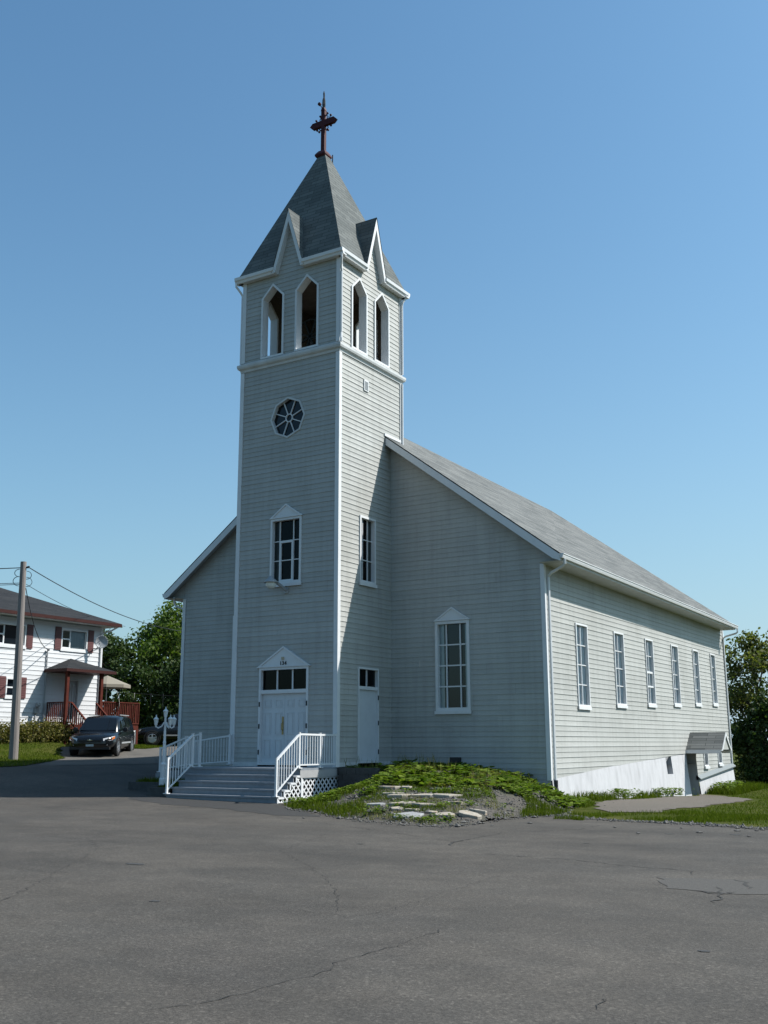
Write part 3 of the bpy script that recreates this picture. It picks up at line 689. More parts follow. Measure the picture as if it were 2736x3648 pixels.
for x, y, sx_, sy_ in ((XR, YN, 1, -1), (XL, YN, -1, -1), (XR, YB, 1, 1)):
    b = MB(); corner(b, x, y, sx_, sy_, -.44 if y == YN else -.39, 5.73, w=.1); CP(b, 'corner_board', 'white')
b = MB(); b.mbox(wyl(-TW), -.02, .12, .06, 4.5, .034, .08); CP(b, 'conduit_cover', 'white')
b = MB(); b.prism(wy(0), [(2.55, 10.42), (2.62, 10.52), (D, 8.93+.62), (D, 8.93+.5)], .0, .006)
b.v = [(x, y, z) for x, y, z in b.v]
# flashing where the nave roof meets the tower
b = MB(); b.mbox(wy(0), YF-.04, D, roofz(0)+.03, roofz(0)+.12, .0, .04); CP(b, 'flashing', 'white')
# foundation
b = MB(); b.mbox(wx(YN), 0, XR, -1.2, -.42, -.05, -.002); CP(b, 'foundation', 'stucco')
Mf = lambda a, z, o: (XR-.012+o+max(0, .1-z)*.10, a, z)
def fl(b, P_, holes=()):
    zs = sorted({p[1] for p in P_} | {.1})
    flat(b, Mf, P_, holes)
b = MB(); fl(b, [(YN, -1.5), (16.3, -1.6), (16.3, .22), (8.58, -.10), (YN, -.41)], [rect(13.68, 14.36, -.53, .13)]); fl(b, [(17.6, -1.6), (YB, -1.6), (YB, -.38), (17.6, -.78)])
b.poly([Mf(YB, -.38, 0), Mf(YB, -1.6, 0), (4, YB, -1.6), (4, YB, -.38)])
for a0, a1 in ((13.68, 14.36),):
    for a in (a0, a1): b.poly([Mf(a, -.53, 0), Mf(a, .13, 0), Mf(a, .13, -.22), Mf(a, -.53, -.22)])
    b.poly([Mf(a0, -.53, 0), Mf(a1, -.53, 0), Mf(a1, -.53, -.22), Mf(a0, -.53, -.22)])
CP(b, 'foundation', 'stucco')
b = MB(); b.mbox(Mf, 13.68, 14.36, -.53, .13, -.24, -.18); CP(b, 'boarded_window', 'grey_panel')
b = MB(); b.prism(lambda z_, o_, a_: (XR+.01+o_, a_, z_-.79+(a_-17.6)*.0714), [(0, .0), (-.03, .17), (.12, .17), (.16, -.03)][0:0] or [(-.04, 0), (.10, .0), (.02, .15), (-.04, .15)], 17.62, YB+.06) if False else None
cap = []
for a in (17.6, YB+.05):
    zc = -.80+(a-17.6)*.0714; cap += [(XR-.03, a, zc+.13), (XR+.02, a, zc+.13), (XR+.16, a, zc+.0), (XR+.15, a, zc-.04), (XR-.03, a, zc-.04)]
b.add(cap, [(0, 1, 2, 3, 4), (9, 8, 7, 6, 5)]+[(i, (i+1) % 5, 5+(i+1) % 5, 5+i) for i in range(5)]); CP(b, 'foundation_cap', 'cap')
# basement entrance: alcove, door and the small gabled canopy over it
b = MB(); b.poly([(4.5, 17.6, -1.6), (XR+.1, 17.6, -1.6), (XR, 17.6, .35), (4.5, 17.6, .35)]); b.poly([(4.5, 16.3, -1.6), (XR+.1, 16.3, -1.6), (XR, 16.3, .35), (4.5, 16.3, .35)])
b.poly([(4.5, 16.3, .32), (XR, 16.3, .32), (XR, 17.6, .32), (4.5, 17.6, .32)]); CP(b, 'alcove', 'stucco')
b = MB(); b.box(4.5, 4.54, 16.4, 17.5, -1.5, .3); bd = CP(b, 'basement_door', 'door')
b = MB(); b.box(4.54, 4.6, 16.48, 16.56, -.55, -.42); b.build('handle', 'black', bd)
b = MB(); yr, xf = 17.0, 6.63
for s in (-1, 1): roofface(b, [(XR, yr+s*.72, .33), (xf, yr+s*.72, .33), (xf, yr, 1.0), (XR, yr, 1.0)], (1, 0, 0))
can = CP(b, 'entrance_canopy', 'roof')
b = MB(); b.prism(wy(xf-.03), [(yr-.6, .34), (yr+.6, .34), (yr, .92)], -.01, .0); b.build('gable_panel', 'siding', can)
b = MB()
for s in (-1, 1):
    b.prism(wy(xf-.02), [(yr+s*.73, .3), (yr, .99), (yr, .87), (yr+s*.62, .3)], .0, .04); b.box(XR, xf-.02, yr+s*.72-.015, yr+s*.72+.015, .2, .33)
b.poly([(XR, yr-.7, .3), (xf-.03, yr-.7, .3), (xf-.03, yr+.7, .3), (XR, yr+.7, .3)]); b.build('trim', 'white', can)
b = MB(); b.box(2.12, 2.42, YN-.16, YN-.0, -.13, .19); CP(b, 'foundation_vent', 'black')

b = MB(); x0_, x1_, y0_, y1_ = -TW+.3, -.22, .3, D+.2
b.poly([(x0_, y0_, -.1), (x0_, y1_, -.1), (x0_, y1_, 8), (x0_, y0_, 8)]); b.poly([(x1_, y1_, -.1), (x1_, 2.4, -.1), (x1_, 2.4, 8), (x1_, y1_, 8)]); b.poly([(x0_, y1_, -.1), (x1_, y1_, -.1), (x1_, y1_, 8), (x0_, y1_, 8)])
b.poly([(x0_, y0_, 4.0), (x1_, y0_, 4.0), (x1_, y1_, 4.0), (x0_, y1_, 4.0)]); b.poly([(x0_, y0_, 8), (x1_, y0_, 8), (x1_, y1_, 8), (x0_, y1_, 8)]); CP(b, 'dark_backing_box', 'room', fix=False)  # unseen dark box added to keep the view through the tower panes dark
b = MB(); b.poly([(.1, YN+1.9, -.2), (XR-.05, YN+1.9, -.2), (XR-.05, YN+1.9, 5.8), (.1, YN+1.9, 5.8)]); CP(b, 'dark_backing_sheet', 'room', fix=False)  # unseen dark sheet added behind the nave front window to block bright interior
# windows
def window(parent, M, a0, a1, z0, z1, cols, rows, ped=0, depth=.15, fw=.07, curtain=None, sill=.05, glass='glass', mun=.028, wide=None, fmat='white'):
    o = rect(a0, a1, z0, z1)
    b = MB(); b.ring(M, o, shrink(o, fw), -depth-.03, .042); w = b.build('window', fmat, parent)
    i0, i1, j0, j1 = a0+fw, a1-fw, z0+fw, z1-fw
    b = MB(); b.poly([M(i0, j0, -depth), M(i1, j0, -depth), M(i1, j1, -depth), M(i0, j1, -depth)]); b.build('pane', glass, w, fix=False)
    b = MB(); e = .003
    for c in cols: b.mbox(M, i0+(i1-i0)*c-mun/2, i0+(i1-i0)*c+mun/2, j0-.01, j1+.01, -depth+e, -depth+.045)
    for r in rows: b.mbox(M, i0-.01, i1+.01, j0+(j1-j0)*r-mun/2, j0+(j1-j0)*r+mun/2, -depth+e, -depth+.037)
    if wide:
        u0, u1, v0, v1 = wide; q = rect(i0+(i1-i0)*u0, i0+(i1-i0)*u1, j0+(j1-j0)*v0, j0+(j1-j0)*v1); b.ring(M, q, shrink(q, .06), -depth+e, -depth+.055)
    if cols or rows: b.build('muntins', fmat, w)
    if sill:
        b = MB(); b.mbox(M, a0-.03, a1+.03, z0-.10, z0-.002, .026, .026+sill); b.build('sill', fmat, w)
    if ped:
        b = MB(); P_ = [(a0-.05, z1+.005), (a1+.05, z1+.005), ((a0+a1)/2, z1+ped)]
        b.prism(M, shrink(P_, .03), .0, .045)
        b.ring(M, P_, shrink(P_, .045), .0, .07); b.build('pediment', fmat, w)
    if curtain:
        b = MB()
        for u0, u1 in curtain:
            n = max(4, int((u1-u0)*(i1-i0)/.05)); 
            for k in range(n):
                s0, s1 = [i0+(i1-i0)*(u0+(u1-u0)*t/n) for t in (k, k+1)]; d0, d1 = [-depth-.012-.004*(t % 2) for t in (k, k+1)]
                b.poly([M(s0, j0-.05, d0), M(s1, j0-.05, d1), M(s1, j1+.05, d1), M(s0, j1+.05, d0)])
        b.build('curtain', 'curtain', w)
    return w
window(church, wx(0), -2.51, -1.33, 5.36, 7.4, (.22, .72), (.345, .665), ped=.44, depth=.10, curtain=[(0, .17)], glass='tinted', wide=(.22, .72, .0, .665))
window(church, wy(0), 1.15, 2.05, 5.4, 7.48, (.28, .66), (.335, .665), depth=.10, curtain=[(.7, 1)], glass='tinted')
window(church, wx(YN), NW0, NW1, NS0+.02, NS1, (.26, .74), (.25, .5, .75), ped=.42, depth=.09, fw=.09, mun=.04, curtain=[(0, .16), (.88, 1)])
for k, w in enumerate(SW):
    window(church, wy(XR), *w, (.5,), (.25, .5, .75), depth=.06, fw=.05, curtain=[(0, 1)], glass='clear', sill=.035, wide=(.0, 1, .25, .5) if k == 2 else None)
for w in BW: window(church, wy(XR), *w, (), (.5,), depth=.1, fw=.05, sill=.06)
# round window of eight panes
b = MB(); oc = lambda r: [(-1.94+r*math.cos(math.pi/4*k), 10.64+r*math.sin(math.pi/4*k)) for k in range(8)]
b.ring(wx(0), oc(.68), oc(.62), -.14, .03); w = CP(b, 'octagonal_window', 'white_dirty')
b = MB(); b.poly([wx(0)(a, z, -.10) for a, z in oc(.64)]); b.build('pane', 'dark_glass', w)
b = MB(); b.ring(wx(0), oc(.145), oc(.115), -.095, -.05)
for k in range(8):
    t = math.pi/8+math.pi/4*k; p, q = [(-1.94+r*math.cos(t), .075, 10.64+r*math.sin(t)) for r in (.13, .60)]; b.bar(p, q, .028, .04, (0, 1, 0))
b.build('muntins', 'white', w)
# front double door under a pediment
M = wx(0); o = rect(-2.83, -1.0, -.02, 2.83)
b = MB(); b.ring(M, o, shrink(o, .07), -.14, .04); b.mbox(M, -2.77, -1.06, 2.06, 2.17, -.12, .02); dd = CP(b, 'door_frame', 'white')
for s, x0, x1 in ((-1, -2.758, -1.918), (1, -1.912, -1.072)):
    b = MB(); b.mbox(M, x0, x1, .03, 2.06, -.12, -.07)
    for c in (.26, .74):
        for z0_, z1_ in ((1.66, 1.88), (.86, 1.5), (.2, .72)):
            q = rect(x0+(x1-x0)*c-.125, x0+(x1-x0)*c+.125, z0_, z1_); b.ring(M, q, shrink(q, .022), -.069, -.055); q2 = shrink(q, .05); b.prism(M, q2, -.0695, -.060)
    lf = b.build('door_leaf', 'door', dd)
for x in (-2.79, -1.04):
    for z in (.35, 1.1, 1.75):
        b = MB(); b.mbox(M, x-.022, x+.022, z-.07, z+.07, .04, .052); b.build('hinge', 'black', dd)
b = MB(); b.mbox(M, -2.0, -1.945, .86, 1.38, -.068, -.05); b.tube([(-1.972, .05, 1.2), (-1.972, -.0, 1.18), (-1.972, -.0, 1.0), (-1.972, .05, .98)], .014, 6); b.build('handle', 'brass', dd)
b = MB(); b.poly([M(-2.76, 2.17, -.08), M(-1.07, 2.17, -.08), M(-1.07, 2.76, -.08), M(-2.76, 2.76, -.08)]); tw = b.build('transom_pane', 'tinted', dd, fix=False)
for x in (-2.2, -1.63):
    b = MB(); b.mbox(M, x-.02, x+.02, 2.16, 2.77, -.078, -.04); b.build('mullion', 'white', dd)
b = MB(); P_ = [(-2.92, 2.835), (-.91, 2.835), (-1.915, 3.45)]; b.prism(M, shrink(P_, .03), .0, .05); b.ring(M, P_, shrink(P_, .05), .0, .075); b.build('pediment', 'white', dd)
b = MB(); b.mbox(M, -1.965, -1.875, 3.05, 3.13, .05, .09); b.build('door_light', 'beige', dd)
tc_ = bpy.data.curves.new('number', 'FONT'); tc_.body = '134'; tc_.size = .155; tc_.extrude = .006; tc_.align_x = 'CENTER'; tc_.space_character = 1.15; tc_.offset = .004
to = bpy.data.objects.new('number', tc_); COL.objects.link(to); bpy.context.view_layer.update()
me = bpy.data.meshes.new_from_object(to.evaluated_get(bpy.context.evaluated_depsgraph_get())); bpy.data.objects.remove(to)
ho = bpy.data.objects.new('house_number', me); COL.objects.link(ho); me.materials.clear(); me.materials.append(MAT['black'])
ho.location = Vector((-1.915, -.058, 2.895))-LOC[church]; ho.rotation_euler = (math.pi/2, 0, 0); ho.parent = dd
# plain side door
M = wy(0); o = rect(1.08, 2.22, .03, 2.83)
b = MB(); b.ring(M, o, shrink(o, .055), -.12, .04); b.mbox(M, 1.13, 2.17, 2.17, 2.27, -.1, .02); sd = CP(b, 'side_door_frame', 'white')
b = MB(); b.mbox(M, 1.137, 2.163, .09, 2.17, -.09, -.04); b.build('door_leaf', 'door', sd)
b = MB(); b.poly([M(1.13, 2.27, -.07), M(2.17, 2.27, -.07), M(2.17, 2.78, -.07), M(1.13, 2.78, -.07)]); b.build('transom_pane', 'tinted', sd, fix=False)
b = MB(); b.mbox(M, 1.63, 1.665, 2.26, 2.78, -.068, -.03); b.build('mullion', 'white', sd)
for z in (.35, 1.2, 1.95):
    b = MB(); b.mbox(M, 2.16, 2.2, z-.07, z+.07, .04, .052); b.build('hinge', 'black', sd)
b = MB(); b.mbox(M, 1.16, 1.20, .85, 1.28, -.038, -.015); b.build('handle', 'black', sd)
b = MB(); b.mbox(wy(0), 1.37, 1.63, 11.58, 11.95, .0, .04)
v_ = CP(b, 'wall_vent', 'white'); b = MB()
for k in range(8): b.mbox(wy(0), 1.41, 1.59, 11.62+k*.037, 11.637+k*.037, .04, .05)
b.build('louvre', 'grey_metal', v_)

# bell hanging in the belfry
t = thing('church_bell', 'dark church bell with a big spoked wheel hanging inside the belfry', 'bell', (-1.6, 1.8, 13.3))
b = MB(); b.lathe([(.0, 14.0), (.14, 13.99), (.2, 13.9), (.24, 13.65), (.31, 13.42), (.42, 13.28), (.44, 13.22), (.40, 13.22), (.2, 13.6), (0, 13.7)], (-1.8, 1.9, 0), 18); b.build('bell', 'bell', t, smooth=True)
b = MB(); ring_ = [(-2.1+.6*math.cos(k*math.pi/14), 1.35, 13.85+.6*math.sin(k*math.pi/14)) for k in range(29)]; b.tube(ring_, .035, 6, cap=False)
for k in range(4):
    a = math.pi/4*k+.4; b.bar((-2.1+.58*math.cos(a), 1.35, 13.85+.58*math.sin(a)), (-2.1-.58*math.cos(a), 1.35, 13.85-.58*math.sin(a)), .05, .04, (0, 1, 0))
b.build('wheel', 'bell', t)
b = MB(); b.box(-2.5, -1.1, 1.84, 1.96, 14.0, 14.14); b.bar((-2.5, 1.9, 12.72), (-2.5, 1.9, 14.1), .1, .1, (0, 1, 0)); b.bar((-1.12, 1.9, 12.72), (-1.12, 1.9, 14.1), .1, .1, (0, 1, 0)); b.tube([(-2.1, 1.35, 13.85), (-2.0, 1.9, 14.07)], .03, 6); b.build('yoke', 'bell', t)
# yard lamp on the tower
t = thing('wall_lamp', 'grey metal yard lamp on a slanted arm below the upper tower window', 'lamp', (-1.89, 0, 5.15))
b = MB(); b.tube([(-1.87, -.02, 5.13), (-1.89, -.3, 5.26), (-1.93, -.55, 5.37)], .05, 8); b.mbox(wx(0), -1.95, -1.79, 5.05, 5.22, .0, .05); b.build('arm', 'grey_metal', t)
b = MB(); b.lathe([(.0, 5.50), (.06, 5.49), (.1, 5.42), (.2, 5.34), (.225, 5.29), (.19, 5.29), (.0, 5.36)], (-1.95, -.68, 0), 16); b.build('shade', 'grey_metal', t, smooth=True)
b = MB(); b.lathe([(.15, 5.30), (.16, 5.22), (.1, 5.13), (0, 5.12)], (-1.95, -.68, 0), 14); b.build('globe', 'lampglass', t, smooth=True)

# ------------------------------------------------------------------ entrance stairs, railings, ramp
DX0, DX1, DY, DZ = -3.83, .06, -1.84, -.06
stairs = thing('entrance_stairs', 'grey painted entrance deck and steps with white railings and lattice skirting', 'stairs', (-1.9, -1.8, -.93))
b = MB(); b.box(DX0, DX1, DY, -.035, DZ-.05, DZ); b.box(DX0+.02, DX1-.02, DY+.03, DY+.07, DZ-.24, DZ-.05); b.box(DX1-.045, DX1-.005, DY+.07, -.035, DZ-.24, DZ-.05); b.build('deck_floor', 'deck', stairs)
b = MB(); b.box(DX1-.003, DX1+.012, DY+.02, -.035, DZ-.25, DZ-.052); b.build('fascia', 'grey_panel', stairs)
RI, TR = .175, .25
for k in range(1, 5):
    z = DZ-RI*k; y = DY-TR*k
    b = MB(); b.box(DX0, DX1, y-.015, y+TR+.03, z-.045, z); b.box(DX0+.03, DX1-.03, y+.015, y+.045, z-RI+.001, z-.045); b.build('step', 'deck', stairs)
def lattice(name, M, P_, parent, mt='white', sp=.135, w=.042, rim=.06, off=0):
    """diagonal slats clipped to an outline, with a rim of flat boards"""
    b = MB()
    for sgn in (1, -1):
        rot = lambda a, z: ((a+sgn*z)*.7071, (z-sgn*a)*.7071)
        back = lambda u, v: ((u-sgn*v)*.7071, (v+sgn*u)*.7071)
        Q = [rot(*p) for p in P_]; v0, v1 = min(q[1] for q in Q), max(q[1] for q in Q); v = v0+sp*.6
        while v < v1:
            xs_ = []
            for i in range(len(Q)):
                (x1, y1), (x2, y2) = Q[i], Q[i-1]
                if (y1 > v) != (y2 > v): xs_.append(x1+(x2-x1)*(v-y1)/(y2-y1))
            xs_.sort()
            for l, r in zip(xs_[::2], xs_[1::2]):
                if r-l > .03:
                    o0 = off+(.0 if sgn > 0 else .009); pts = [back(l, v-w/2), back(r, v-w/2), back(r, v+w/2), back(l, v+w/2)]
                    b.prism(M, pts, o0, o0+.008)
            v += sp
    o = b.build(name, mt, parent)
    r = MB(); n = len(P_)
    for i in range(n):
        p, q = P_[i], P_[(i+1) % n]; r.bar(M(*p, off+.02), M(*q, off+.02), rim, .022, M(0, 0, 1) and (Vector(M(0, 0, 1))-Vector(M(0, 0, 0))))
    r.build('rim', mt, o)
    return o
lattice('lattice_panel', wy(DX1-.05), [(-1.66, -.86), (.12, -.80), (.12, -.31), (-1.66, -.31)], stairs)
st = [(-2.78, -.92), (-1.72, -.90), (-1.72, -.30)]
yk = -1.72
stp = [(-2.78, -.93), (-1.74, -.92), (-1.74, -.27), (-1.98, -.27), (-1.98, -.45), (-2.24, -.45), (-2.24, -.63), (-2.5, -.63), (-2.5, -.80), (-2.78, -.80)]
lattice('stringer_lattice', wy(DX1-.02), stp, stairs, rim=.05)
def post(b, x, y, z0, z1): 
    b.box(x-.028, x+.028, y-.028, y+.028, z0, z1); b.box(x-.07, x+.07, y-.07, y+.07, z0-.001, z0+.02); b.box(x-.034, x+.034, y-.034, y+.034, z1, z1+.012)
def railing(pts, z_bot=.09, parent=stairs, nb=None, posts=None):
    """pts: list of (x, y, z floor, z top) along the rail; one baluster mesh per bar"""
    b = MB()
    for (x, y, zf, zt_), (x2, y2, zf2, zt2) in zip(pts, pts[1:]):
        b.bar((x, y, zt_-.03), (x2, y2, zt2-.03), .05, .05); b.bar((x, y, zf+z_bot), (x2, y2, zf2+z_bot), .035, .035)
    r = b.build('railing', 'white', parent)
    for i, (x, y, zf, zt_) in enumerate(pts):
        if posts is None or posts[i]:
            b = MB(); post(b, x, y, zf, zt_+.012); b.build('post', 'white', r)
    proto = None
    for (x, y, zf, zt_), (x2, y2, zf2, zt2) in zip(pts, pts[1:]):
        L_ = math.hypot(x2-x, y2-y); n = max(2, round(L_/.115)) if nb is None else nb
        for k in range(1, n):
            t = k/n; b = MB(); px, py = x+(x2-x)*t, y+(y2-y)*t
            b.box(px-.009, px+.009, py-.009, py+.009, zf+(zf2-zf)*t+z_bot, zt_+(zt2-zt_)*t-.05); b.build('baluster', 'white', r)
    return r
railing([(.03, -2.82, -.76, .20), (.03, -1.83, DZ, .87)])
railing([(.03, -1.80, DZ, .87), (.03, -.86, DZ, .86), (.03, -.07, DZ, .86)], posts=[0, 1, 1])
railing([(-3.79, -2.82, -.76, .20), (-3.79, -1.82, DZ, .87)], nb=9)
railing([(-3.83, -.12, DZ+.05, .86), (-5.3, -.12, -.1, .70)])
railing([(-3.86, -1.42, DZ, .90), (-4.46, -1.36, -.1, .80), (-5.52, -1.3, -.23, .48)])
b = MB(); b.add([(-3.84, -1.46, DZ), (-3.84, -.04, DZ), (-5.6, -.04, -.22), (-5.6, -1.4, -.26), (-3.84, -1.46, -.9), (-3.84, -.04, -.9), (-5.6, -.04, -.9), (-5.6, -1.4, -.9)],
    [(0, 1, 2, 3), (0, 3, 7, 4), (3, 2, 6, 7), (1, 5, 6, 2)]); b.build('ramp', 'deck', stairs)
# low kerbed planting strip beside the steps
t = thing('planting_kerb', 'low concrete kerb with a grass strip left of the entrance steps', 'kerb', (-4.7, -2.2, -.9))
b = MB(); b.box(-4.62, -3.88, -2.72, -2.58, -1.1, -.60); b.box(-4.62, -4.48, -2.58, -1.5, -1.1, -.56); b.box(-6.1, -4.62, -2.0, -1.86, -1.1, -.5); b.build('kerb', 'concrete', t)
b = MB(); b.poly([(-4.48, -2.58, -.66), (-3.86, -2.58, -.66), (-3.86, -1.46, -.44), (-4.48, -1.46, -.44)]); b.poly([(-6.1, -1.86, -.55), (-4.48, -1.86, -.52), (-4.48, -1.44, -.44), (-6.1, -1.44, -.44)]); b.build('soil', 'turf', t)
# block retaining wall at the right of the deck
t = thing('retaining_wall', 'dark concrete block retaining wall between the deck and the weedy mound', 'wall', (.7, -.06, -.9))
for r in range(5):
    z0_ = -.95+r*.176; x = .13+(.14 if r % 2 else 0); b = MB()
    cuts = [.12]+[.12+(.29*k if r % 2 == 0 else .29*k-.145) for k in range(1, 6)]; cuts = [c for c in cuts if .12 <= c < 1.36]+[1.38]
    for c0, c1 in zip(cuts, cuts[1:]):
        if c1-c0 < .05: continue
        b.box(c0+.004, c1-.004, -.08+rc.uniform(-.008, .008), .14, z0_+.003, z0_+.173)
    b.build('block_course', 'concrete', t)
b = MB(); b.box(.12, 1.38, -.04, .12, -1, -.08); b.build('wall_core', 'concrete', t)

# lamp post with four lanterns
t = thing('lamp_post', 'white garden lamp post with lanterns beside the ramp railing', 'lamp post', (-4.72, -2.0, -.46))
lx, ly = -4.72, -2.0
b = MB(); b.lathe([(.11, -.62), (.11, -.4), (.085, -.36), (.085, -.05), (.095, .02), (.05, .08), (.042, .6), (.05, .64), (.036, .68), (.03, 1.35), (.045, 1.38), (.0, 1.4)], (lx, ly, 0), 10); b.build('post', 'white', t, smooth=False)
def lantern(x, y, z):
    k_ = .72; Z_ = lambda prof: [(r*k_, q*k_) for r, q in prof]
    b = MB(); b.lathe(Z_([(.028, -.08), (.03, -.02), (.045, .0), (.05, .02)]), (x, y, z), 6)
    for k in range(6):
        a = k*math.pi/3; b.bar((x+.036*math.cos(a), y+.036*math.sin(a), z+.014), (x+.061*math.cos(a), y+.061*math.sin(a), z+.173), .012, .012)
    b.lathe(Z_([(.115, .235), (.11, .255), (.06, .31), (.025, .335), (.02, .36), (.028, .375), (.008, .42), (0, .44)]), (x, y, z), 6)
    o = b.build('lantern', 'white', t); b = MB(); b.lathe(Z_([(.046, .02), (.08, .235)]), (x, y, z), 6); b.build('lantern_glass', 'lampglass', o)
lantern(lx, ly, 1.36)
for k, a in enumerate((3.75, -.25, 1.15)):
    ex, ey = lx+.27*math.cos(a), ly+.27*math.sin(a)
    b = MB(); b.tube([(lx+.03*math.cos(a), ly+.03*math.sin(a), 1.22), (lx+.1*math.cos(a), ly+.1*math.sin(a), 1.10), (lx+.2*math.cos(a), ly+.2*math.sin(a), 1.05), (ex, ey, 1.09)], .02, 6); b.build('arm', 'white', t)
    lantern(ex, ey, 1.13)

# ------------------------------------------------------------------ the white house
HX, HY = -20.6, 10.27
house = thing('white_house', 'two storey white house with maroon shutters and dark hip roof', 'house', (HX-5, 3, .7))
HB = lambda b, n, m_, p=None, **k: b.build(n, m_, p or house, **k)
M = wy(HX); ZT = 6.05
HW = [(7.77, 9.33, 4.87, 5.80), (4.0, 5.78, 4.80, 5.75), (4.9, 5.6, 2.62, 3.42), (1.2, 2.6, 4.8, 5.75), (1.2, 2.0, 2.6, 3.42)]
DRW = (8.2, 8.98, 1.5, 3.52)
b = MB(); siding(b, M, rect(-3, HY, 1.15, ZT), [rect(*w) for w in HW]+[rect(*DRW)], step=.205, zref=1.15, lips=(.018, .018))
siding(b, wxb(HY), rect(HX-9.5, HX, 1.15, ZT), step=.205, zref=1.15, lips=(.018, .018)); siding(b, wx(-3), rect(HX-9.5, HX, 1.15, ZT), step=.205, zref=1.15, lips=(.018, .018)); HB(b, 'wall', 'house_siding')
b = MB(); b.box(HX-9.4, HX-.03, -2.95, HY-.03, .0, 1.15); HB(b, 'foundation', 'concrete')
b = MB(); e = .62; m_ = .40; x0, x1, y0, y1, z0 = HX-9.5-e, HX+e, -3-e, HY+e, 6.24; h = (x1-x0)/2
A, B_, C_, D_ = (x0, y0, z0), (x1, y0, z0), (x1, y1, z0), (x0, y1, z0); r0, r1 = (x0+h, y0+h, z0+h*m_), (x0+h, y1-h, z0+h*m_)
for P_, u in (((B_, C_, r1, r0), (0, 1, 0)), ((D_, A, r0, r1), (0, 1, 0)), ((C_, D_, r1), (1, 0, 0)), ((A, B_, r0), (1, 0, 0))): roofface(b, list(P_), u)
HB(b, 'roof', 'house_roof')
b = MB(); b.box(x1-.1, x1+.02, y0, y1, 6.09, 6.235); b.box(x0, x1-.1, y1-.1, y1+.02, 6.09, 6.235); HB(b, 'fascia', 'brown')
b = MB(); b.poly([(x0, y0, 6.085), (x1-.05, y0, 6.085), (x1-.05, y1-.05, 6.085), (x0, y1-.05, 6.085)]); HB(b, 'soffit', 'white')
b = MB(); b.mbox(M, HY-.12, HY+.03, 1.15, ZT, .0, .03); HB(b, 'corner_board', 'white')
for i, w in enumerate(HW):
    wide = w[1]-w[0] > 1.2
    window(house, M, *w, (.36,) if wide else (), (.5,) if not wide else (), depth=.09, fw=.06, mun=.06, sill=.03, curtain=[(.38, 1)] if i == 0 else None, glass='glass' if i == 0 else 'dark_glass')
    if wide:
        b = MB(); o = rect(w[0]+.06, w[0]+.06+(w[1]-w[0]-.12)*.36, w[2]+.06, w[3]-.06); b.ring(M, o, shrink(o, .035), -.085, -.03); b.mbox(M, o[0][0], o[1][0], (w[2]+w[3])/2-.03, (w[2]+w[3])/2+.03, -.084, -.02); HB(b, 'sash', 'white')
    for s0, s1 in ((w[0]-.37, w[0]-.03), (w[1]+.03, w[1]+.37)):
        b = MB(); b.mbox(M, s0, s1, w[2]-.06, w[3]+.05, .02, .05)
        k = w[2]
        while k < w[3]: b.mbox(M, s0+.05, s1-.05, k, k+.045, .05, .06); k += .075
        HB(b, 'shutter', 'shutter')
b = MB(); o = rect(*DRW); b.ring(M, o, shrink(o, .06), -.1, .03); dr = HB(b, 'door_frame', 'white_dirty')
b = MB(); b.mbox(M, 8.26, 8.92, 1.5, 3.46, -.09, -.05); dl = HB(b, 'door', 'grey_metal', dr)
b = MB()
for s0 in (8.34, 8.64):
    o = rect(s0, s0+.2, 2.3, 3.28); b.ring(M, o, shrink(o, .03), -.049, -.03)
b.build('door_glazing', 'white_dirty', dr)
b = MB(); b.tube([(HX+.06, 7.0, 1.2), (HX+.06, 7.0, 4.72), (HX+.1, 6.98, 4.78), (HX+.18, 6.96, 4.74)], [.03, .03, .05, .05], 8); HB(b, 'service_mast', 'grey_metal')
b = MB(); b.mbox(M, 6.48, 6.68, 1.95, 2.2, .0, .12); b.lathe([(.11, .12), (.11, .2), (0, .22)], (HX, 6.58, 2.3), 12, 'x'); b.mbox(M, 6.55, 6.6, 1.6, 1.95, .0, .05); HB(b, 'electric_meter', 'grey_metal')
b = MB(); b.tube([(HX+.5, HY+.5, 6.1), (HX+.3, HY+.25, 5.9), (HX+.06, HY-.1, 5.75), (HX+.06, HY-.1, 1.3)], .04, 6); HB(b, 'downspout', 'white')
# porch
pz = 1.47; px = HX+1.25; py0, py1 = 7.15, 11.65
b = MB(); b.box(HX, px, py0, HY, pz-.06, pz); b.box(HX-2.4, px, HY+.03, py1, pz-.06, pz); b.box(px-.04, px+.01, py0, py1, pz-.27, pz-.06); porch = HB(b, 'porch_floor', 'redwood')
b = MB(); px2 = HX+1.45; q0, q1 = 6.95, 9.85
ap = (HX+.02, 8.4, 4.46); a_, b2, c_, d_ = (HX+.02, q0, 3.89), (px2, q0, 3.89), (px2, q1, 3.89), (HX+.02, q1, 3.89)
roofface(b, [a_, b2, ap], (1, 0, 0)); roofface(b, [b2, c_, ap], (0, 1, 0)); roofface(b, [c_, d_, ap], (1, 0, 0)); pr_ = HB(b, 'porch_roof', 'house_roof')
b = MB(); b.box(px2-.03, px2+.03, q0-.03, q1+.03, 3.76, 3.885); b.box(HX, px2-.03, q0-.03, q0+.03, 3.76, 3.885); b.box(HX, px2-.03, q1-.03, q1+.03, 3.76, 3.885); b.poly([(HX, q0, 3.765), (px2, q0, 3.765), (px2, q1, 3.765), (HX, q1, 3.765)]); b.build('fascia', 'brown', pr_)
for y in (7.2, 9.2):
    b = MB(); b.box(px-.09, px+.05, y-.07, y+.07, .6, 3.77); HB(b, 'porch_post', 'redwood')
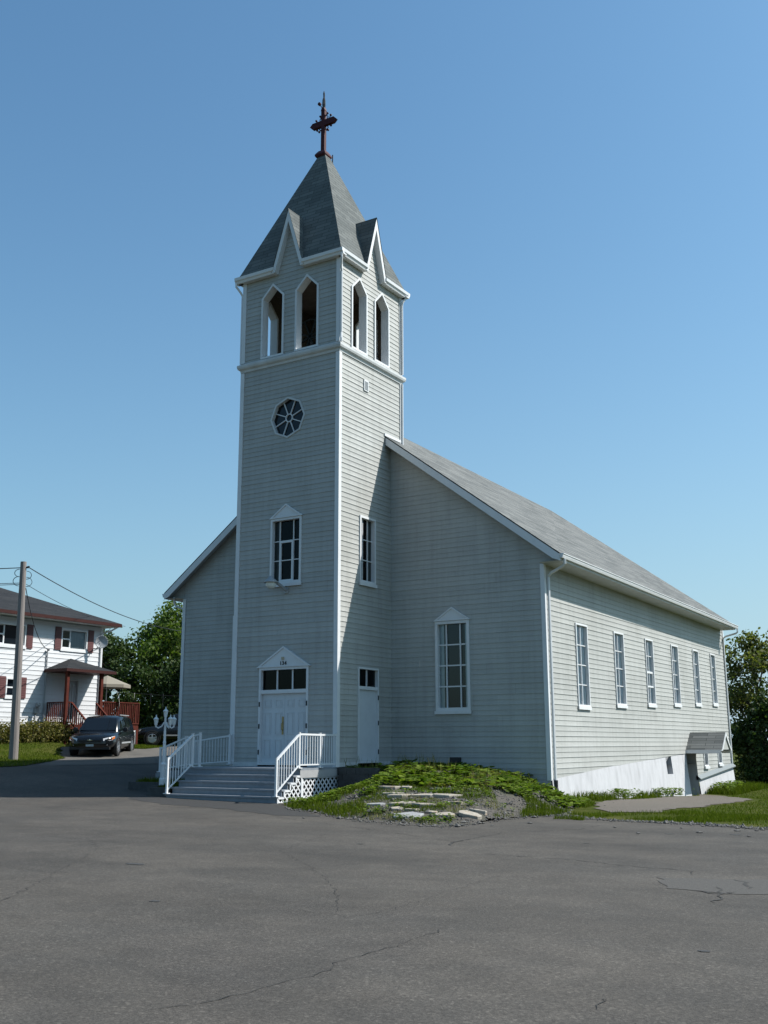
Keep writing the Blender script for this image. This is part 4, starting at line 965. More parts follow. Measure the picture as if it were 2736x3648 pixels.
def porch_rail(p, q, zt0, zt1, zb0, zb1, n):
    b = MB(); b.bar((*p, zt0), (*q, zt1), .09, .05); b.bar((*p, zb0+.08), (*q, zb1+.08), .05, .06)
    r = HB(b, 'porch_railing', 'redwood')
    for k in range(n+1):
        t_ = k/n; x, y = p[0]+(q[0]-p[0])*t_, p[1]+(q[1]-p[1])*t_; b = MB(); b.box(x-.02, x+.02, y-.02, y+.02, zb0+(zb1-zb0)*t_+.05, zt0+(zt1-zt0)*t_-.02); b.build('baluster', 'redwood', r)
porch_rail((HX+.05, 7.2), (px-.1, 7.2), 2.42, 2.42, pz, pz, 9)
porch_rail((px, 7.25), (px, 7.5), 2.42, 2.42, pz, pz, 2)
porch_rail((px, 9.2), (px, 11.65), 2.5, 2.5, pz, pz, 22)
porch_rail((px, 7.5), (px+1.3, 7.5), 2.42, 1.35, pz, .55, 10)
porch_rail((px, 8.95), (px+1.3, 8.95), 2.42, 1.4, pz, .55, 10)
porch_rail((px-.05, 11.65), (HX-2.2, 11.65), 2.5, 2.5, pz, pz, 24)
for k in range(4):
    b = MB(); z = pz-.2*(k+1); b.box(px+.02+.26*k, px+.02+.26*(k+1)+.03, 7.5, 8.95, z-.04, z); HB(b, 'porch_step', 'redwood')
lattice('lattice_panel', wy(px-.02), [(10.95, .5), (11.5, .5), (11.5, 1.2), (10.95, 1.2)], house, sp=.13, w=.04, rim=.07)
lattice('lattice_panel', wx(7.2), [(HX+.05, .7), (px-.1, .6), (px-.1, 1.2), (HX+.05, 1.2)], house, sp=.13, w=.04, rim=.05)
b = MB(); b.box(px-.06, px+.04, 11.5, 11.62, .4, 1.25); b.box(px-.06, px+.04, 10.85, 10.93, .4, 1.25); HB(b, 'deck_post', 'redwood')
# small loose things at the house
t = thing('satellite_dish', 'small grey satellite dish on the corner of the white house', 'satellite dish', (HX+.1, HY, 5))
b = MB(); b.lathe([(0, .05), (.15, .04), (.27, .0), (.3, -.03), (.27, -.01), (.15, .02), (0, .03)], (0, 0, 0), 18, 'y'); ang = .9
b.v = [(HX+.55+x*math.cos(ang)-y*math.sin(ang), HY-.55+x*math.sin(ang)+y*math.cos(ang)+.0, 5.3+z) for x, y, z in b.v]; b.build('reflector', 'grey_metal', t, smooth=True)
b = MB(); b.tube([(HX+.0, HY-.6, 5.0), (HX+.3, HY-.6, 5.0), (HX+.5, HY-.58, 5.25)], .025, 6); b.tube([(HX+.5, HY-.6, 5.05), (HX+.85, HY-.85, 5.1)], .012, 5); b.build('mount', 'grey_metal', t)
t = thing('patio_umbrella', 'beige patio umbrella open behind the porch post', 'umbrella', (-22.3, 12.1, 1.4))
b = MB(); n = 8; c = (-22.2, 12.25)
for k in range(n):
    a0, a1 = 2*math.pi*k/n, 2*math.pi*(k+1)/n; p0, p1 = [(c[0]+1.15*math.cos(a), c[1]+1.15*math.sin(a), 3.48) for a in (a0, a1)]
    b.poly([p0, p1, (c[0], c[1], 3.95)]); b.poly([p0, p1, (*p1[:2], 3.33), (*p0[:2], 3.33)])
b.build('canopy', 'canvas', t, fix=False); b = MB(); b.tube([(*c, 1.4), (*c, 3.95)], .025, 6); b.build('pole', 'grey_metal', t)
def hanging(name, label, cat, pts, w, mt, group=None):
    b = MB(); n = len(pts)
    for i, p in enumerate(pts):
        b.v += [(p[0]-w/2*.7, p[1]+w/2*.7, p[2]), (p[0]+w/2*.7, p[1]-w/2*.7, p[2])]
    f = [(2*i, 2*i+1, 2*i+3, 2*i+2) for i in range(n-1)]; b.f = f; b.uv = [None]*len(f)
    o = b.build(name, mt, smooth=True); md = o.modifiers.new('thick', 'SOLIDIFY'); md.thickness = .012
    return tag(o, label, cat, group)
hanging('hanging_cloth', 'long pale cloth hanging over the red porch railing', 'cloth', [(-19.5, 10.0, 3.03), (-19.33, 10.15, 3.0), (-19.27, 10.25, 2.75), (-19.24, 10.28, 2.45), (-19.26, 10.26, 2.15)], .2, 'cloth')
cl0, cl1 = Vector((-21.2, 12.6, 3.1)), Vector((-17.6, 16.0, 3.0))
b = MB(); b.tube([cl0.lerp(cl1, k/8)+Vector((0, 0, -.1*math.sin(math.pi*k/8))) for k in range(9)], .012, 4); tag(b.build('clothesline', 'cable'), 'thin clothesline strung in front of the maple trees', 'clothesline')
for i, (s, w, h_, mt, lb) in enumerate(((.08, .5, .28, 'cloth', 'pale cloth on the clothesline nearest the red porch'), (.24, .35, .62, 'dark_cloth', 'dark trousers on the clothesline in the middle'), (.36, .4, .75, 'dark_cloth', 'dark shirt on the clothesline farthest from the porch'))):
    p = cl0.lerp(cl1, s); hanging('laundry', lb, 'laundry', [(p.x, p.y, p.z-.02-h_*k/4+.0*k) for k in range(5)], w, mt, 'laundry on the line')

# ------------------------------------------------------------------ utility pole and wires
t = thing('utility_pole', 'leaning weathered wooden utility pole on the grass before the white house', 'utility pole', (-14.58, .65, .03))
pb, ptp = Vector((-14.55, .66, -.1)), Vector((-14.72, .62, 7.3))
b = MB(); b.tube([pb.lerp(ptp, k/6) for k in range(7)], [.165, .158, .150, .14, .13, .12, .11], 12); b.build('pole', 'pole', t)
at = lambda z: pb.lerp(ptp, (z+.1)/7.4)
b = MB(); p = at(7.08); b.tube([p+Vector((.09, .05, 0)), p+Vector((.16, .1, .02)), p+Vector((.2, .12, .05))], [.03, .045, .02], 6); b.build('insulator', 'black', t)
b = MB(); 
for z, r, s in ((6.92, .16, -1), (6.62, .2, -1), (6.6, .2, 1), (6.85, .17, 1)):
    p = at(z)+Vector((.09*s, .09*s, 0)); b.tube([p+Vector((s*r*.75*math.sin(a), s*r*.75*math.sin(a), r*.9*math.cos(a)-r*.3)) for a in [k*math.pi/8 for k in range(9)]], .013, 4)
b.build('cable_loop', 'cable', t)
def wire(name, a, c, sag, rad, label, group='overhead wires'):
    a, c = Vector(a), Vector(c); n = 24
    b = MB(); b.tube([a.lerp(c, k/n)-Vector((0, 0, sag*4*(k/n)*(1-k/n))) for k in range(n+1)], rad, 5); return tag(b.build(name, 'cable'), label, 'wire', group)
wire('overhead_wire', at(7.08)+Vector((.16, .1, .02)), (-23.4, 18.85, 6.8), .42, .018, 'thick black cable sagging from the pole towards the church corner')
wire('overhead_wire', at(6.45)+Vector((.1, .1, 0)), (-25.6, 16.6, 7.0), .25, .011, 'thin wire from the pole passing in front of the maple crown')
wire('overhead_wire', at(7.08), (-28, -12, 7.6), .5, .018, 'topmost cable leaving the pole towards the left edge')
wire('overhead_wire', at(6.5), (-28, -12.2, 6.9), .4, .012, 'upper of the two thin wires leaving the pole to the left')
wire('overhead_wire', at(6.45), (-28, -12, 6.0), .2, .012, 'lower of the two thin wires leaving the pole to the left')
wire('overhead_wire', at(6.3)+Vector((.08, .1, 0)), (HX+.2, 6.95, 4.76), .55, .016, 'service cable drooping from the pole to the mast on the white house')

# ------------------------------------------------------------------ cars
def car(name, label, loc, rz, tall=True, pitch=0):
    t = thing(name, label, 'car', (0, 0, 0))
    # body: lofted cross sections, x forward
    ST = [(-2.33, .62, .50, .86, .99), (-2.28, .80, .36, .92, 1.06), (-2.05, .90, .30, .98, 1.10), (-1.3, .935, .25, 1.0, 1.09), (-.3, .94, .25, 1.0, 1.06), (.7, .94, .25, .99, 1.04), (1.05, .935, .25, .97, 1.03), (1.5, .925, .27, .92, .99), (1.95, .89, .30, .84, .91), (2.2, .80, .30, .76, .82), (2.32, .66, .32, .66, .72), (2.36, .52, .40, .58, .63)]
    b = MB(); sec = []
    for x, w, zb, zs, zt_ in ST:
        half = [(w*.86, zb), (w*.97, zb+.10), (w, zb+.30*(zs-zb)+.05), (w*.995, zb+.62*(zs-zb)), (w*.965, zs), (w*.86, zs+.6*(zt_-zs)), (w*.55, zt_), (0, zt_+.012)]
        sec.append([(x, y, z) for y, z in half]+[(x, -y, z) for y, z in half[-2::-1]])
    n = len(sec[0])
    for s in sec: b.v += s
    for i in range(len(sec)-1):
        for k in range(n-1): b.f.append((i*n+k, i*n+k+1, (i+1)*n+k+1, (i+1)*n+k)); b.uv.append(None)
        b.f.append((i*n+n-1, i*n, (i+1)*n, (i+1)*n+n-1)); b.uv.append(None)
    b.f += [tuple(range(n)), tuple((len(sec)-1)*n+k for k in reversed(range(n)))]; b.uv += [None, None]
    # cabin shell
    G = [(-2.22, .80, 1.04, .60, 1.30), (-2.12, .83, 1.07, .66, 1.52), (-1.9, .85, 1.07, .68, 1.655), (-1.2, .865, 1.06, .695, 1.70), (-.3, .87, 1.04, .70, 1.705), (.2, .87, 1.03, .685, 1.67), (.45, .87, 1.02, .66, 1.58), (1.18, .83, .99, .74, 1.03)]
    cs = [];
    for x, wb, zb, wt, zt_ in G:
        h_ = [(wb, zb-.06), (wb, zb), (wt+.05, zt_-.09), (wt-.02, zt_-.02), (wt*.5, zt_+.02), (0, zt_+.03)]
        cs.append([(x, y, z) for y, z in h_]+[(x, -y, z) for y, z in h_[-2::-1]])
    base_ = len(b.v); n2 = len(cs[0])
    for s in cs: b.v += s
    for i in range(len(cs)-1):
        for k in range(n2-1): b.f.append((base_+i*n2+k, base_+i*n2+k+1, base_+(i+1)*n2+k+1, base_+(i+1)*n2+k)); b.uv.append(None)
    b.f += [tuple(base_+k for k in range(n2)), tuple(base_+(len(cs)-1)*n2+k for k in reversed(range(n2)))]; b.uv += [None, None]
    body = b.build('body', 'carpaint', t, smooth=True)
    def P_(x, s, f):                                              # point on the cabin side, f = 0 at the belt, 1 at the roof edge
        for g0, g1 in zip(G, G[1:]):
            if g0[0] <= x <= g1[0]:
                u = (x-g0[0])/(g1[0]-g0[0]); wb, zb, wt, zt_ = [g0[k]+(g1[k]-g0[k])*u for k in (1, 2, 3, 4)]
                return (x, s*(wb+(wt+.05-wb)*f+.012), zb+(zt_-.09-zb)*f)
    for s in (1, -1):
        for x0, x1, t0, t1 in ((-.28, .80, -.20, .34), (-1.22, -.36, -1.16, -.28), (-2.05, -1.30, -1.88, -1.24)):
            b = MB(); b.poly([P_(x0, s, .06), P_(x1, s, .06 if x1 < .5 else .10), P_(t1, s, .93), P_(t0, s, .93)]); b.build('side_window', 'dark_glass', t)
        b = MB(); b.lathe([(0, -.06), (.10, -.05), (.115, 0), (.10, .05), (0, .06)], (.62, s*1.03, 1.10), 10, 'x'); b.bar((.62, s*.86, 1.06), (.62, s*1.0, 1.08), .05, .05); b.build('mirror', 'plastic', t)
        b = MB(); b.bar((-1.9, s*.62, 1.725), (.0, s*.63, 1.745), .04, .035); b.build('roof_rail', 'grey_metal', t)
        b = MB(); b.bar((-.95, s*.945, .52), (.85, s*.945, .52), .02, .07); b.build('door_trim', 'grey_metal', t)
        b = MB(); b.add([(2.30, s*.50, .70), (2.325, s*.52, .60), (2.17, s*.83, .62), (1.98, s*.885, .70), (1.90, s*.885, .80), (2.16, s*.78, .77)], [(0, 1, 2, 3, 4, 5)])
        b.v = [(x+.035, y*1.015, z+.03) for x, y, z in b.v]; hl = b.build('headlight', 'lens', t)
        b = MB(); b.add([(2.2, s*.815, .64), (2.0, s*.90, .70), (1.96, s*.90, .79), (2.1, s*.84, .77)], [(0, 1, 2, 3)]); b.v = [(x+.045, y*1.02, z+.03) for x, y, z in b.v]; b.build('indicator', 'amber', hl)
        b = MB(); b.lathe([(0, .03), (.06, .02), (.065, -.02)], (2.29, s*.62, .47), 10, 'x'); b.build('fog_lamp', 'lens', t)
        for x in (1.38, -1.38):
            b = MB(); b.lathe([(.30, -.118), (.345, -.10), (.36, -.05), (.36, .05), (.345, .10), (.30, .118), (.235, .10), (.22, .04)], (x, s*.83, .36), 24, 'y'); w = b.build('wheel', 'tyre', t, smooth=True)
            b = MB(); b.lathe([(.235, .108*s), (.215, .112*s), (.205, .06*s), (.0, .05*s)], (x, s*.83, .36), 24, 'y')
            for k in range(5):
                a = 2*math.pi*k/5+.3; b.bar((x+.03*math.cos(a), s*.935, .36+.03*math.sin(a)), (x+.215*math.cos(a), s*.935, .36+.215*math.sin(a)), .075, .03, (0, 1, 0))
            b.lathe([(.0, .125*s), (.05, .12*s), (.055, .09*s)], (x, s*.83, .36), 12, 'y'); b.build('rim', 'alloy', w)
            b = MB(); b.lathe([(.42, .0), (.42, .115*s), (.375, .118*s), (.375, .0)], (x, s*.83, .37), 24, 'y'); b.v = [v for v in b.v]; b.build('wheel_arch', 'plastic', t)
    b = MB(); b.poly([(1.12, .76, 1.06), (1.12, -.76, 1.06), (.50, -.62, 1.575), (.50, .62, 1.575)]); b.v = [(x+.03, y, z+.025) for x, y, z in b.v]; b.build('windscreen', 'dark_glass', t)
    b = MB(); b.poly([(-2.245, .62, 1.12), (-2.245, -.62, 1.12), (-2.15, -.58, 1.52), (-2.15, .58, 1.52)]); b.v = [(x-.02, y, z) for x, y, z in b.v]; b.build('rear_window', 'dark_glass', t)
    b = MB(); b.box(2.355, 2.385, -.46, .46, .575, .665)
    for k in range(3): b.box(2.385, 2.39, -.44, .44, .585+k*.028, .597+k*.028)
    b.build('grille', 'plastic', t)
    b = MB(); b.bar((2.40, -.10, .665), (2.40, .10, .665), .018, .03, (1, 0, 0)); b.lathe([(0, .01), (.03, .008), (.03, -.01)], (2.405, 0, .665), 10, 'x'); b.build('emblem', 'chrome', t)
    b = MB(); b.box(2.36, 2.385, -.155, .155, .40, .49); b.build('number_plate', 'plate', t)
    b = MB(); b.box(2.2, 2.335, -.78, .78, .27, .38); b.build('lower_bumper', 'plastic', t)
    t.location = loc; t.rotation_euler = (0, pitch, rz); t.scale = (1, 1, .93)
    return t
h = math.atan2(-.83, .555)
fx, fy = -15.35, 5.0
car('parked_suv', 'shiny black sport utility vehicle parked nose out on the driveway', (fx-.555*2.35, fy+.83*2.35, .19), h, pitch=.02)
car('parked_car', 'dark car in tree shade, half hidden behind the church corner', (-21.3+.687*1.38-.45, 14.6+.727*1.38+.45, .56), math.atan2(-.727, -.687))

# ------------------------------------------------------------------ trees, shrubs, weeds
def leaves(b_v, b_f, C_, n, spread, size, rng_, flat_=.0, shape='oval'):
    """n single-face leaves scattered round a centre"""
    c = np.array(C_); s = np.array(spread)
    p = c+rng_.normal(size=(n, 3))*s
    d = rng_.normal(size=(n, 3)); d /= np.linalg.norm(d, axis=1)[:, None]
    e = rng_.normal(size=(n, 3)); e[:, 2] += flat_; e -= d*(e*d).sum(1)[:, None]; e /= np.linalg.norm(e, axis=1)[:, None]
    z = size*rng_.uniform(.6, 1.35, size=(n, 1)); w = z*rng_.uniform(.55, .8, size=(n, 1))
    k = len(b_v)//1
    q = np.stack([p-d*z*.5, p+e*w*.5-d*z*.05, p+d*z*.5, p-e*w*.5-d*z*.05], 1)
    b_v.append(q)
def leaf_mesh(name, chunks, mt, parent=None):
    q = np.concatenate(chunks); n = len(q); v = q.reshape(-1, 3)
    if parent is not None: v = v-np.array(LOC[parent])
    me = bpy.data.meshes.new(name); me.vertices.add(n*4); me.vertices.foreach_set('co', v.ravel().astype(np.float32))
    me.loops.add(n*4); me.loops.foreach_set('vertex_index', np.arange(n*4, dtype=np.int32))
    me.polygons.add(n); me.polygons.foreach_set('loop_start', np.arange(0, n*4, 4, dtype=np.int32)); me.polygons.foreach_set('loop_total', np.full(n, 4, dtype=np.int32))
    me.update(); me.materials.append(MAT[mt]); o = bpy.data.objects.new(name, me); COL.objects.link(o)
    if parent: o.parent = parent
    return o
def tree(name, label, x, y, H, rad, seed, mt, n=14000, low=.12, size=.2, group=None, lobes=34, squash=1.0, trunk=.22):
    g = np.random.default_rng(seed); r = random.Random(seed); z0 = float(gz(x, y))
    t = thing(name, label, 'tree', (x, y, z0), group=group)
    tr = MB(); hts = [0, .15, .35, .55, .75, .92]; jx = [(r.uniform(-.05, .05)*rad, r.uniform(-.05, .05)*rad) for _ in hts]; jx[0] = (0, 0)
    tp_ = [(x+a, y+c, z0-.1+H*h_) for h_, (a, c) in zip(hts, jx)]
    tr.tube(tp_, [trunk*1.25, trunk, trunk*.8, trunk*.55, trunk*.3, trunk*.1], 9)
    ch = []; tot = 0; cl = []
    for k in range(lobes):
        f = low+(1-low)*(k+.5)/lobes; prof = math.sin(math.pi*min(1, (f-low)/(1-low)*.86+.12))**.7
        a = k*2.399+r.uniform(-.5, .5); rr = rad*prof*r.uniform(.45, 1.0)*(.25 if f > .93 else 1)
        c = (x+rr*math.cos(a), y+rr*math.sin(a)*squash, z0+H*min(.97, f+r.uniform(-.04, .04))); cl.append((c, rad*r.uniform(.17, .34)))
        i = min(len(tp_)-2, max(1, int(f*5)-1)); s = Vector(tp_[i]).lerp(Vector(tp_[i+1]), r.random()); e = Vector(c)
        if e.z < s.z+.2: s.z = max(z0+.4, e.z-.5)
        mid = s.lerp(e, .5)+Vector((0, 0, -.08*rad)); tr.tube([s, mid, e], [trunk*.32, trunk*.2, trunk*.06], 5)
    wsum = sum(q[1]**2 for q in cl)
    for c, s in cl:
        m_ = int(n*s*s/wsum); sub = r.randint(4, 7)
        for _ in range(sub):
            o = [r.gauss(0, .55)*s for _ in range(3)]; leaves(ch, None, [c[i]+o[i] for i in range(3)], m_//sub, (s*.38, s*.38, s*.30), size, g, .5)
    tr.build('trunk', 'bark', t); leaf_mesh('crown', ch, mt, t); return t
tree('maple_tree', 'tall broad maple between the white house and the church', -26.4, 21.4, 7.5, 3.2, 3, 'maple', 24000, low=.04, size=.21, lobes=60)
tree('maple_tree', 'narrower maple whose crown is cut off by the church corner', -22.2, 24.5, 6.1, 2.2, 4, 'maple', 14000, low=.03, size=.20, lobes=46)
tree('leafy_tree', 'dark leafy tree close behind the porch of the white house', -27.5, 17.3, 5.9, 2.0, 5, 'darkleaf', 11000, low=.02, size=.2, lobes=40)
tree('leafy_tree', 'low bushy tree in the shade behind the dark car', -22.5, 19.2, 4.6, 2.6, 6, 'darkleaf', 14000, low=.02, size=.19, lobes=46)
tree('leafy_tree', 'bushy tree filling the gap under the two maples', -27.3, 24.5, 5.6, 2.8, 9, 'maple', 10000, low=.02, size=.2, lobes=40)
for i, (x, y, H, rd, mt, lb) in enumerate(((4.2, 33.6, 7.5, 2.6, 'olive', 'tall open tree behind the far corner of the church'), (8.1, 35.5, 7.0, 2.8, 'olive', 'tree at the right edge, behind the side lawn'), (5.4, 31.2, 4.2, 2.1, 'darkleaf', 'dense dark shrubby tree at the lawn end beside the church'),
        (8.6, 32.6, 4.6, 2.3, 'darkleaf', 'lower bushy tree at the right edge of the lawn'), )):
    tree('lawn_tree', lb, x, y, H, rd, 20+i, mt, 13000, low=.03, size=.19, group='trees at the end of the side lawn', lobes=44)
# hedge of small shrubs along the house
for i, (x, y, lb) in enumerate(((-19.85, 4.05, 'yellow green shrub partly cut off by the left edge'), (-19.75, 4.85, 'yellow green shrub just behind the utility pole'), (-19.7, 5.6, 'yellow green shrub under the small ground floor window'), (-19.6, 6.4, 'yellow green shrub under the electric meter'), (-19.45, 7.0, 'yellow green shrub nearest the porch lattice'))):
    g = np.random.default_rng(50+i); z0 = float(gz(x, y)); t = thing('hedge_shrub', lb, 'shrub', (x, y, z0), group='shrubs along the white house wall')
    ch = []
    for k in range(26):
        a = g.uniform(0, 6.28); rr = g.uniform(0, .55); leaves(ch, None, (x+.6*rr*math.cos(a), y+rr*math.sin(a), z0+g.uniform(.12, .78)*(1.05-.3*rr)), 75, (.13, .15, .12), .085, g)
    leaf_mesh('foliage', ch, 'hedge', t); b = MB()
    for k in range(5): b.tube([(x+.06*math.cos(k*1.3), y+.06*math.sin(k*1.3), z0-.05), (x+.3*math.cos(k*1.3), y+.35*math.sin(k*1.3), z0+.55)], [.018, .008], 5)
    b.build('stem', 'bark', t)

# grass blades and weeds as uncountable ground cover
def vsurf(x, y):
    return np.where((x > -.2) & (x < 7.4) & (y > -6.6) & (y < 3.9), mz(x, y), gz(x, y))
def blades(name, label, P_, n, h, w, mt, seed, dens=None, lean=.5, zf=vsurf):
    g = np.random.default_rng(seed); xs_ = [p[0] for p in P_]; ys_ = [p[1] for p in P_]
    x = g.uniform(min(xs_), max(xs_), n); y = g.uniform(min(ys_), max(ys_), n)
    ok = np.zeros(n, bool)
    for i in range(len(P_)):
        (x1, y1), (x2, y2) = P_[i], P_[i-1]; 
        if y1 == y2: continue
        ok ^= ((y1 > y) != (y2 > y)) & (x < (x2-x1)*(y-y1)/(y2-y1)+x1)
    if dens is not None: ok &= g.uniform(size=n) < dens(x, y)
    x, y = x[ok], y[ok]; n = len(x); z = zf(x, y)-.01
    H = h*g.uniform(.45, 1.4, n); a = g.uniform(0, 6.283, n); l = lean*H*g.uniform(.1, 1, n); la = g.uniform(0, 6.283, n)
    p = np.stack([x, y, z], 1); u = np.stack([np.cos(a), np.sin(a), 0*a], 1)*(w*g.uniform(.6, 1.4, n))[:, None]
    tip = p+np.stack([l*np.cos(la), l*np.sin(la), H], 1); mid = p*.45+tip*.55+np.stack([0*H, 0*H, H*.1], 1)
    q = np.stack([p-u*.5, p+u*.5, mid+u*.42, tip], 1)
    o = leaf_mesh(name, [q], mt); return tag(o, label, 'grass' if 'grass' in name else 'weeds', kind='stuff')
def rosettes(name, label, P_, n, size, nl, mt, seed, dens=None, hgt=.16, zf=vsurf):
    """broad leaved plants: several cupped leaves round each stem"""
    g = np.random.default_rng(seed); xs_ = [p[0] for p in P_]; ys_ = [p[1] for p in P_]
    x = g.uniform(min(xs_), max(xs_), n); y = g.uniform(min(ys_), max(ys_), n); ok = np.zeros(n, bool)
    for i in range(len(P_)):
        (x1, y1), (x2, y2) = P_[i], P_[i-1]
        if y1 == y2: continue
        ok ^= ((y1 > y) != (y2 > y)) & (x < (x2-x1)*(y-y1)/(y2-y1)+x1)
    if dens is not None: ok &= g.uniform(size=n) < dens(x, y)
    x, y = np.repeat(x[ok], nl), np.repeat(y[ok], nl); n = len(x); z = zf(x, y)
    a = g.uniform(0, 6.283, n); r = size*g.uniform(.2, 1.1, n); L_ = size*g.uniform(.6, 1.3, n); hh = hgt*g.uniform(.25, 1.2, n); t = g.uniform(-.25, .55, n)
    d = np.stack([np.cos(a)*np.cos(t), np.sin(a)*np.cos(t), np.sin(t)], 1); s = np.stack([-np.sin(a), np.cos(a), g.uniform(-.3, .3, n)], 1)
    c = np.stack([x+r*np.cos(a), y+r*np.sin(a), z+hh], 1); L_ = L_[:, None]
    q = np.stack([c-d*L_*.45, c+s*L_*.45, c+d*L_*.5, c-s*L_*.45], 1)
    o = leaf_mesh(name, [q], mt); return tag(o, label, 'weeds', kind='stuff')
def patchy(seed, sc, thr):
    r = np.random.default_rng(seed); k = r.normal(size=(6, 2))*sc; ph = r.uniform(0, 6.28, 6)
    return lambda x, y: np.clip((sum(np.sin(k[i, 0]*x+k[i, 1]*y+ph[i]) for i in range(6))/2.4-thr)*2.2, 0, 1)
top = lambda x, y: np.clip((mz(x, y)+.62)/.30, 0, 1)
TOPP = [(1.42, .1), (1.42, 2.95), (.06, 2.95), (.06, .16)]
MT = [(.06, 2.95), (.06, .2), (1.4, .1), (1.6, -.6), (2.8, -1.9), (4.8, -1.6), (5.4, -.3), (5.3, .8), (5.3, 2.2), (5.2, 2.95)]
rosettes('mound_weeds', 'broad leaved green weeds covering the top of the mound', MT, 1350, .13, 6, 'weed', 61, dens=lambda x, y: np.clip(patchy(1, 1.9, -.22)(x, y)+.06, 0, 1), hgt=.12)
rosettes('mound_weeds', 'leafy weeds on the right flank of the mound by the church corner', [(4.6, .8), (5.5, -.9), (6.9, -.8), (7.0, 1.0), (6.4, 2.9), (5.4, 3.2), (5.0, 2.2)], 520, .13, 6, 'weed', 62, dens=patchy(2, 1.8, -.15), hgt=.12)
rosettes('mound_weeds', 'leafy weeds along the foot of the lattice skirting', [(.12, -.2), (.12, -2.75), (.5, -3.1), (1.6, -3.6), (2.4, -3.2), (1.6, -1.2), (1.2, -.3)], 900, .095, 6, 'weed', 63, dens=patchy(3, 1.8, -.4), hgt=.10)
edge = [(.15, -2.9), (.9, -3.55), (1.6, -4.2), (2.7, -4.7), (3.6, -5.4), (4.5, -5.9), (4.2, -5.0), (3.2, -3.6), (2.6, -2.2), (1.4, -1.8)]
rosettes('mound_weeds', 'small yellowish creeping weeds scattered over the mound', MT+[(6.3, 2.8)], 3600, .055, 5, 'weed2', 82, dens=patchy(13, 2.6, -.1), hgt=.10)
FACE = [(2.4, -.9), (2.9, -3.2), (3.2, -4.6), (4.6, -5.7), (6.6, -6.0), (6.9, -4.4), (6.8, -2.6), (6.0, -2.0), (5.2, -.8), (4.0, .2)]
rosettes('mound_weeds', 'low weeds between the flagstones on the face of the mound', FACE, 2600, .06, 5, 'weed', 83, dens=patchy(14, 2.8, .12), hgt=.08)
rosettes('mound_weeds', 'weeds covering the left slope of the mound below the retaining wall', [(1.2, -.4), (2.7, -1.4), (3.3, -3.4), (2.4, -3.9), (1.0, -2.4)], 900, .09, 6, 'weed', 86, dens=patchy(17, 1.9, -.35), hgt=.11)
rosettes('mound_weeds', 'large leaved weeds standing out on the mound top', MT, 260, .2, 7, 'weed', 84, dens=patchy(15, 1.6, -.2), hgt=.16)
blades('mound_grass', 'tall seeding stems on the mound', MT, 1500, .34, .007, 'dry', 85, dens=patchy(16, 1.9, -.1), lean=.35)
blades('edge_grass', 'tufty grass on the left foot of the mound', edge, 16000, .13, .012, 'grass', 64, dens=patchy(4, 1.6, -.35))
blades('mound_grass', 'sparse grass between the flagstones of the mound', [(2.6, -.8), (3.0, -3.2), (3.2, -4.6), (4.6, -5.8), (6.6, -6.2), (6.9, -4.4), (6.8, -2.6), (6.0, -2.0), (5.2, -.8), (4.0, .2)], 36000, .075, .011, 'grass', 65, dens=lambda x, y: patchy(5, 2.6, -.12)(x, y)*(y > -5.6+.1*x)*.9)
blades('mound_grass', 'dry reddish grass between the flagstones of the mound', [(2.6, -.8), (3.0, -3.2), (3.2, -4.6), (4.6, -5.8), (6.6, -6.2), (6.9, -4.4), (6.8, -2.6), (6.0, -2.0), (5.2, -.8), (4.0, .2)], 16000, .07, .011, 'dry', 66, dens=patchy(6, 2.3, -.05))
blades('mound_grass', 'rough grass on the right flank of the mound', [(5.2, 2.6), (5.4, .2), (6.4, -1.2), (6.9, -2.8), (7.3, -1.4), (7.1, .6), (6.9, 2.0), (6.4, 3.5), (5.3, 4.2)], 16000, .13, .012, 'grass', 67, dens=patchy(7, 1.7, -.3))
blades('mound_grass', 'grass rising over the mound top', MT, 6000, .15, .011, 'grass', 68, dens=patchy(8, 1.7, -.1))
blades('strip_grass', 'rough grass strip between the asphalt and the bare earth path', [(7.0, -.5), (7.4, -1.2), (8.3, -1.75), (9.4, -2.1), (10.2, -2.3), (11.2, -2.5), (11.9, -3.0), (12.6, -3.4), (12.6, 1), (9.6, 1.6), (9.0, .7), (8.4, .3), (7.9, 0), (7.2, .8)], 26000, .10, .012, 'grass', 69, dens=patchy(9, 1.2, -.65))
blades('side_grass', 'mown grass on the side lawn', [(9.0, .5), (9.2, 4.2), (8.8, 7.2), (8.9, 10.8), (8.7, 13.3), (7.6, 15.2), (6.0, 18), (5.5, 24), (6.0, 30), (16, 30), (15, 8), (12.6, -3.4)], 60000, .075, .018, 'grass', 70)
blades('wall_grass', 'grass and weeds growing along the foot of the white foundation', [(5.45, 3.8), (5.45, 16), (5.8, 16), (6.0, 9), (6.4, 4)], 5000, .22, .02, 'grass', 71, dens=patchy(10, 1.1, -.3))
rosettes('wall_weeds', 'bushy weeds along the foot of the white foundation', [(5.42, 3.8), (5.42, 15.9), (5.72, 15.9), (5.8, 9), (6.1, 4)], 1300, .085, 7, 'weed', 72, dens=patchy(11, 2.2, .0), hgt=.27)
rosettes('wall_weeds', 'bushy weeds by the basement entrance at the far foundation', [(5.5, 18.0), (5.5, 22.6), (6.0, 22), (6.3, 18.4)], 160, .12, 7, 'weed', 73, hgt=.34)
blades('far_grass', 'taller grass along the far foundation', [(5.45, 18), (5.45, 25), (6.4, 25), (6.6, 18)], 5000, .25, .022, 'grass', 74)
blades('house_grass', 'mown grass on the lawn before the white house', LAWN[:9]+[(-20.7, 2), (-16, -4.5)], 60000, .09, .022, 'grass', 75)
blades('house_grass', 'grass at the foot of the porch', LAWN2, 5000, .09, .02, 'grass', 76)
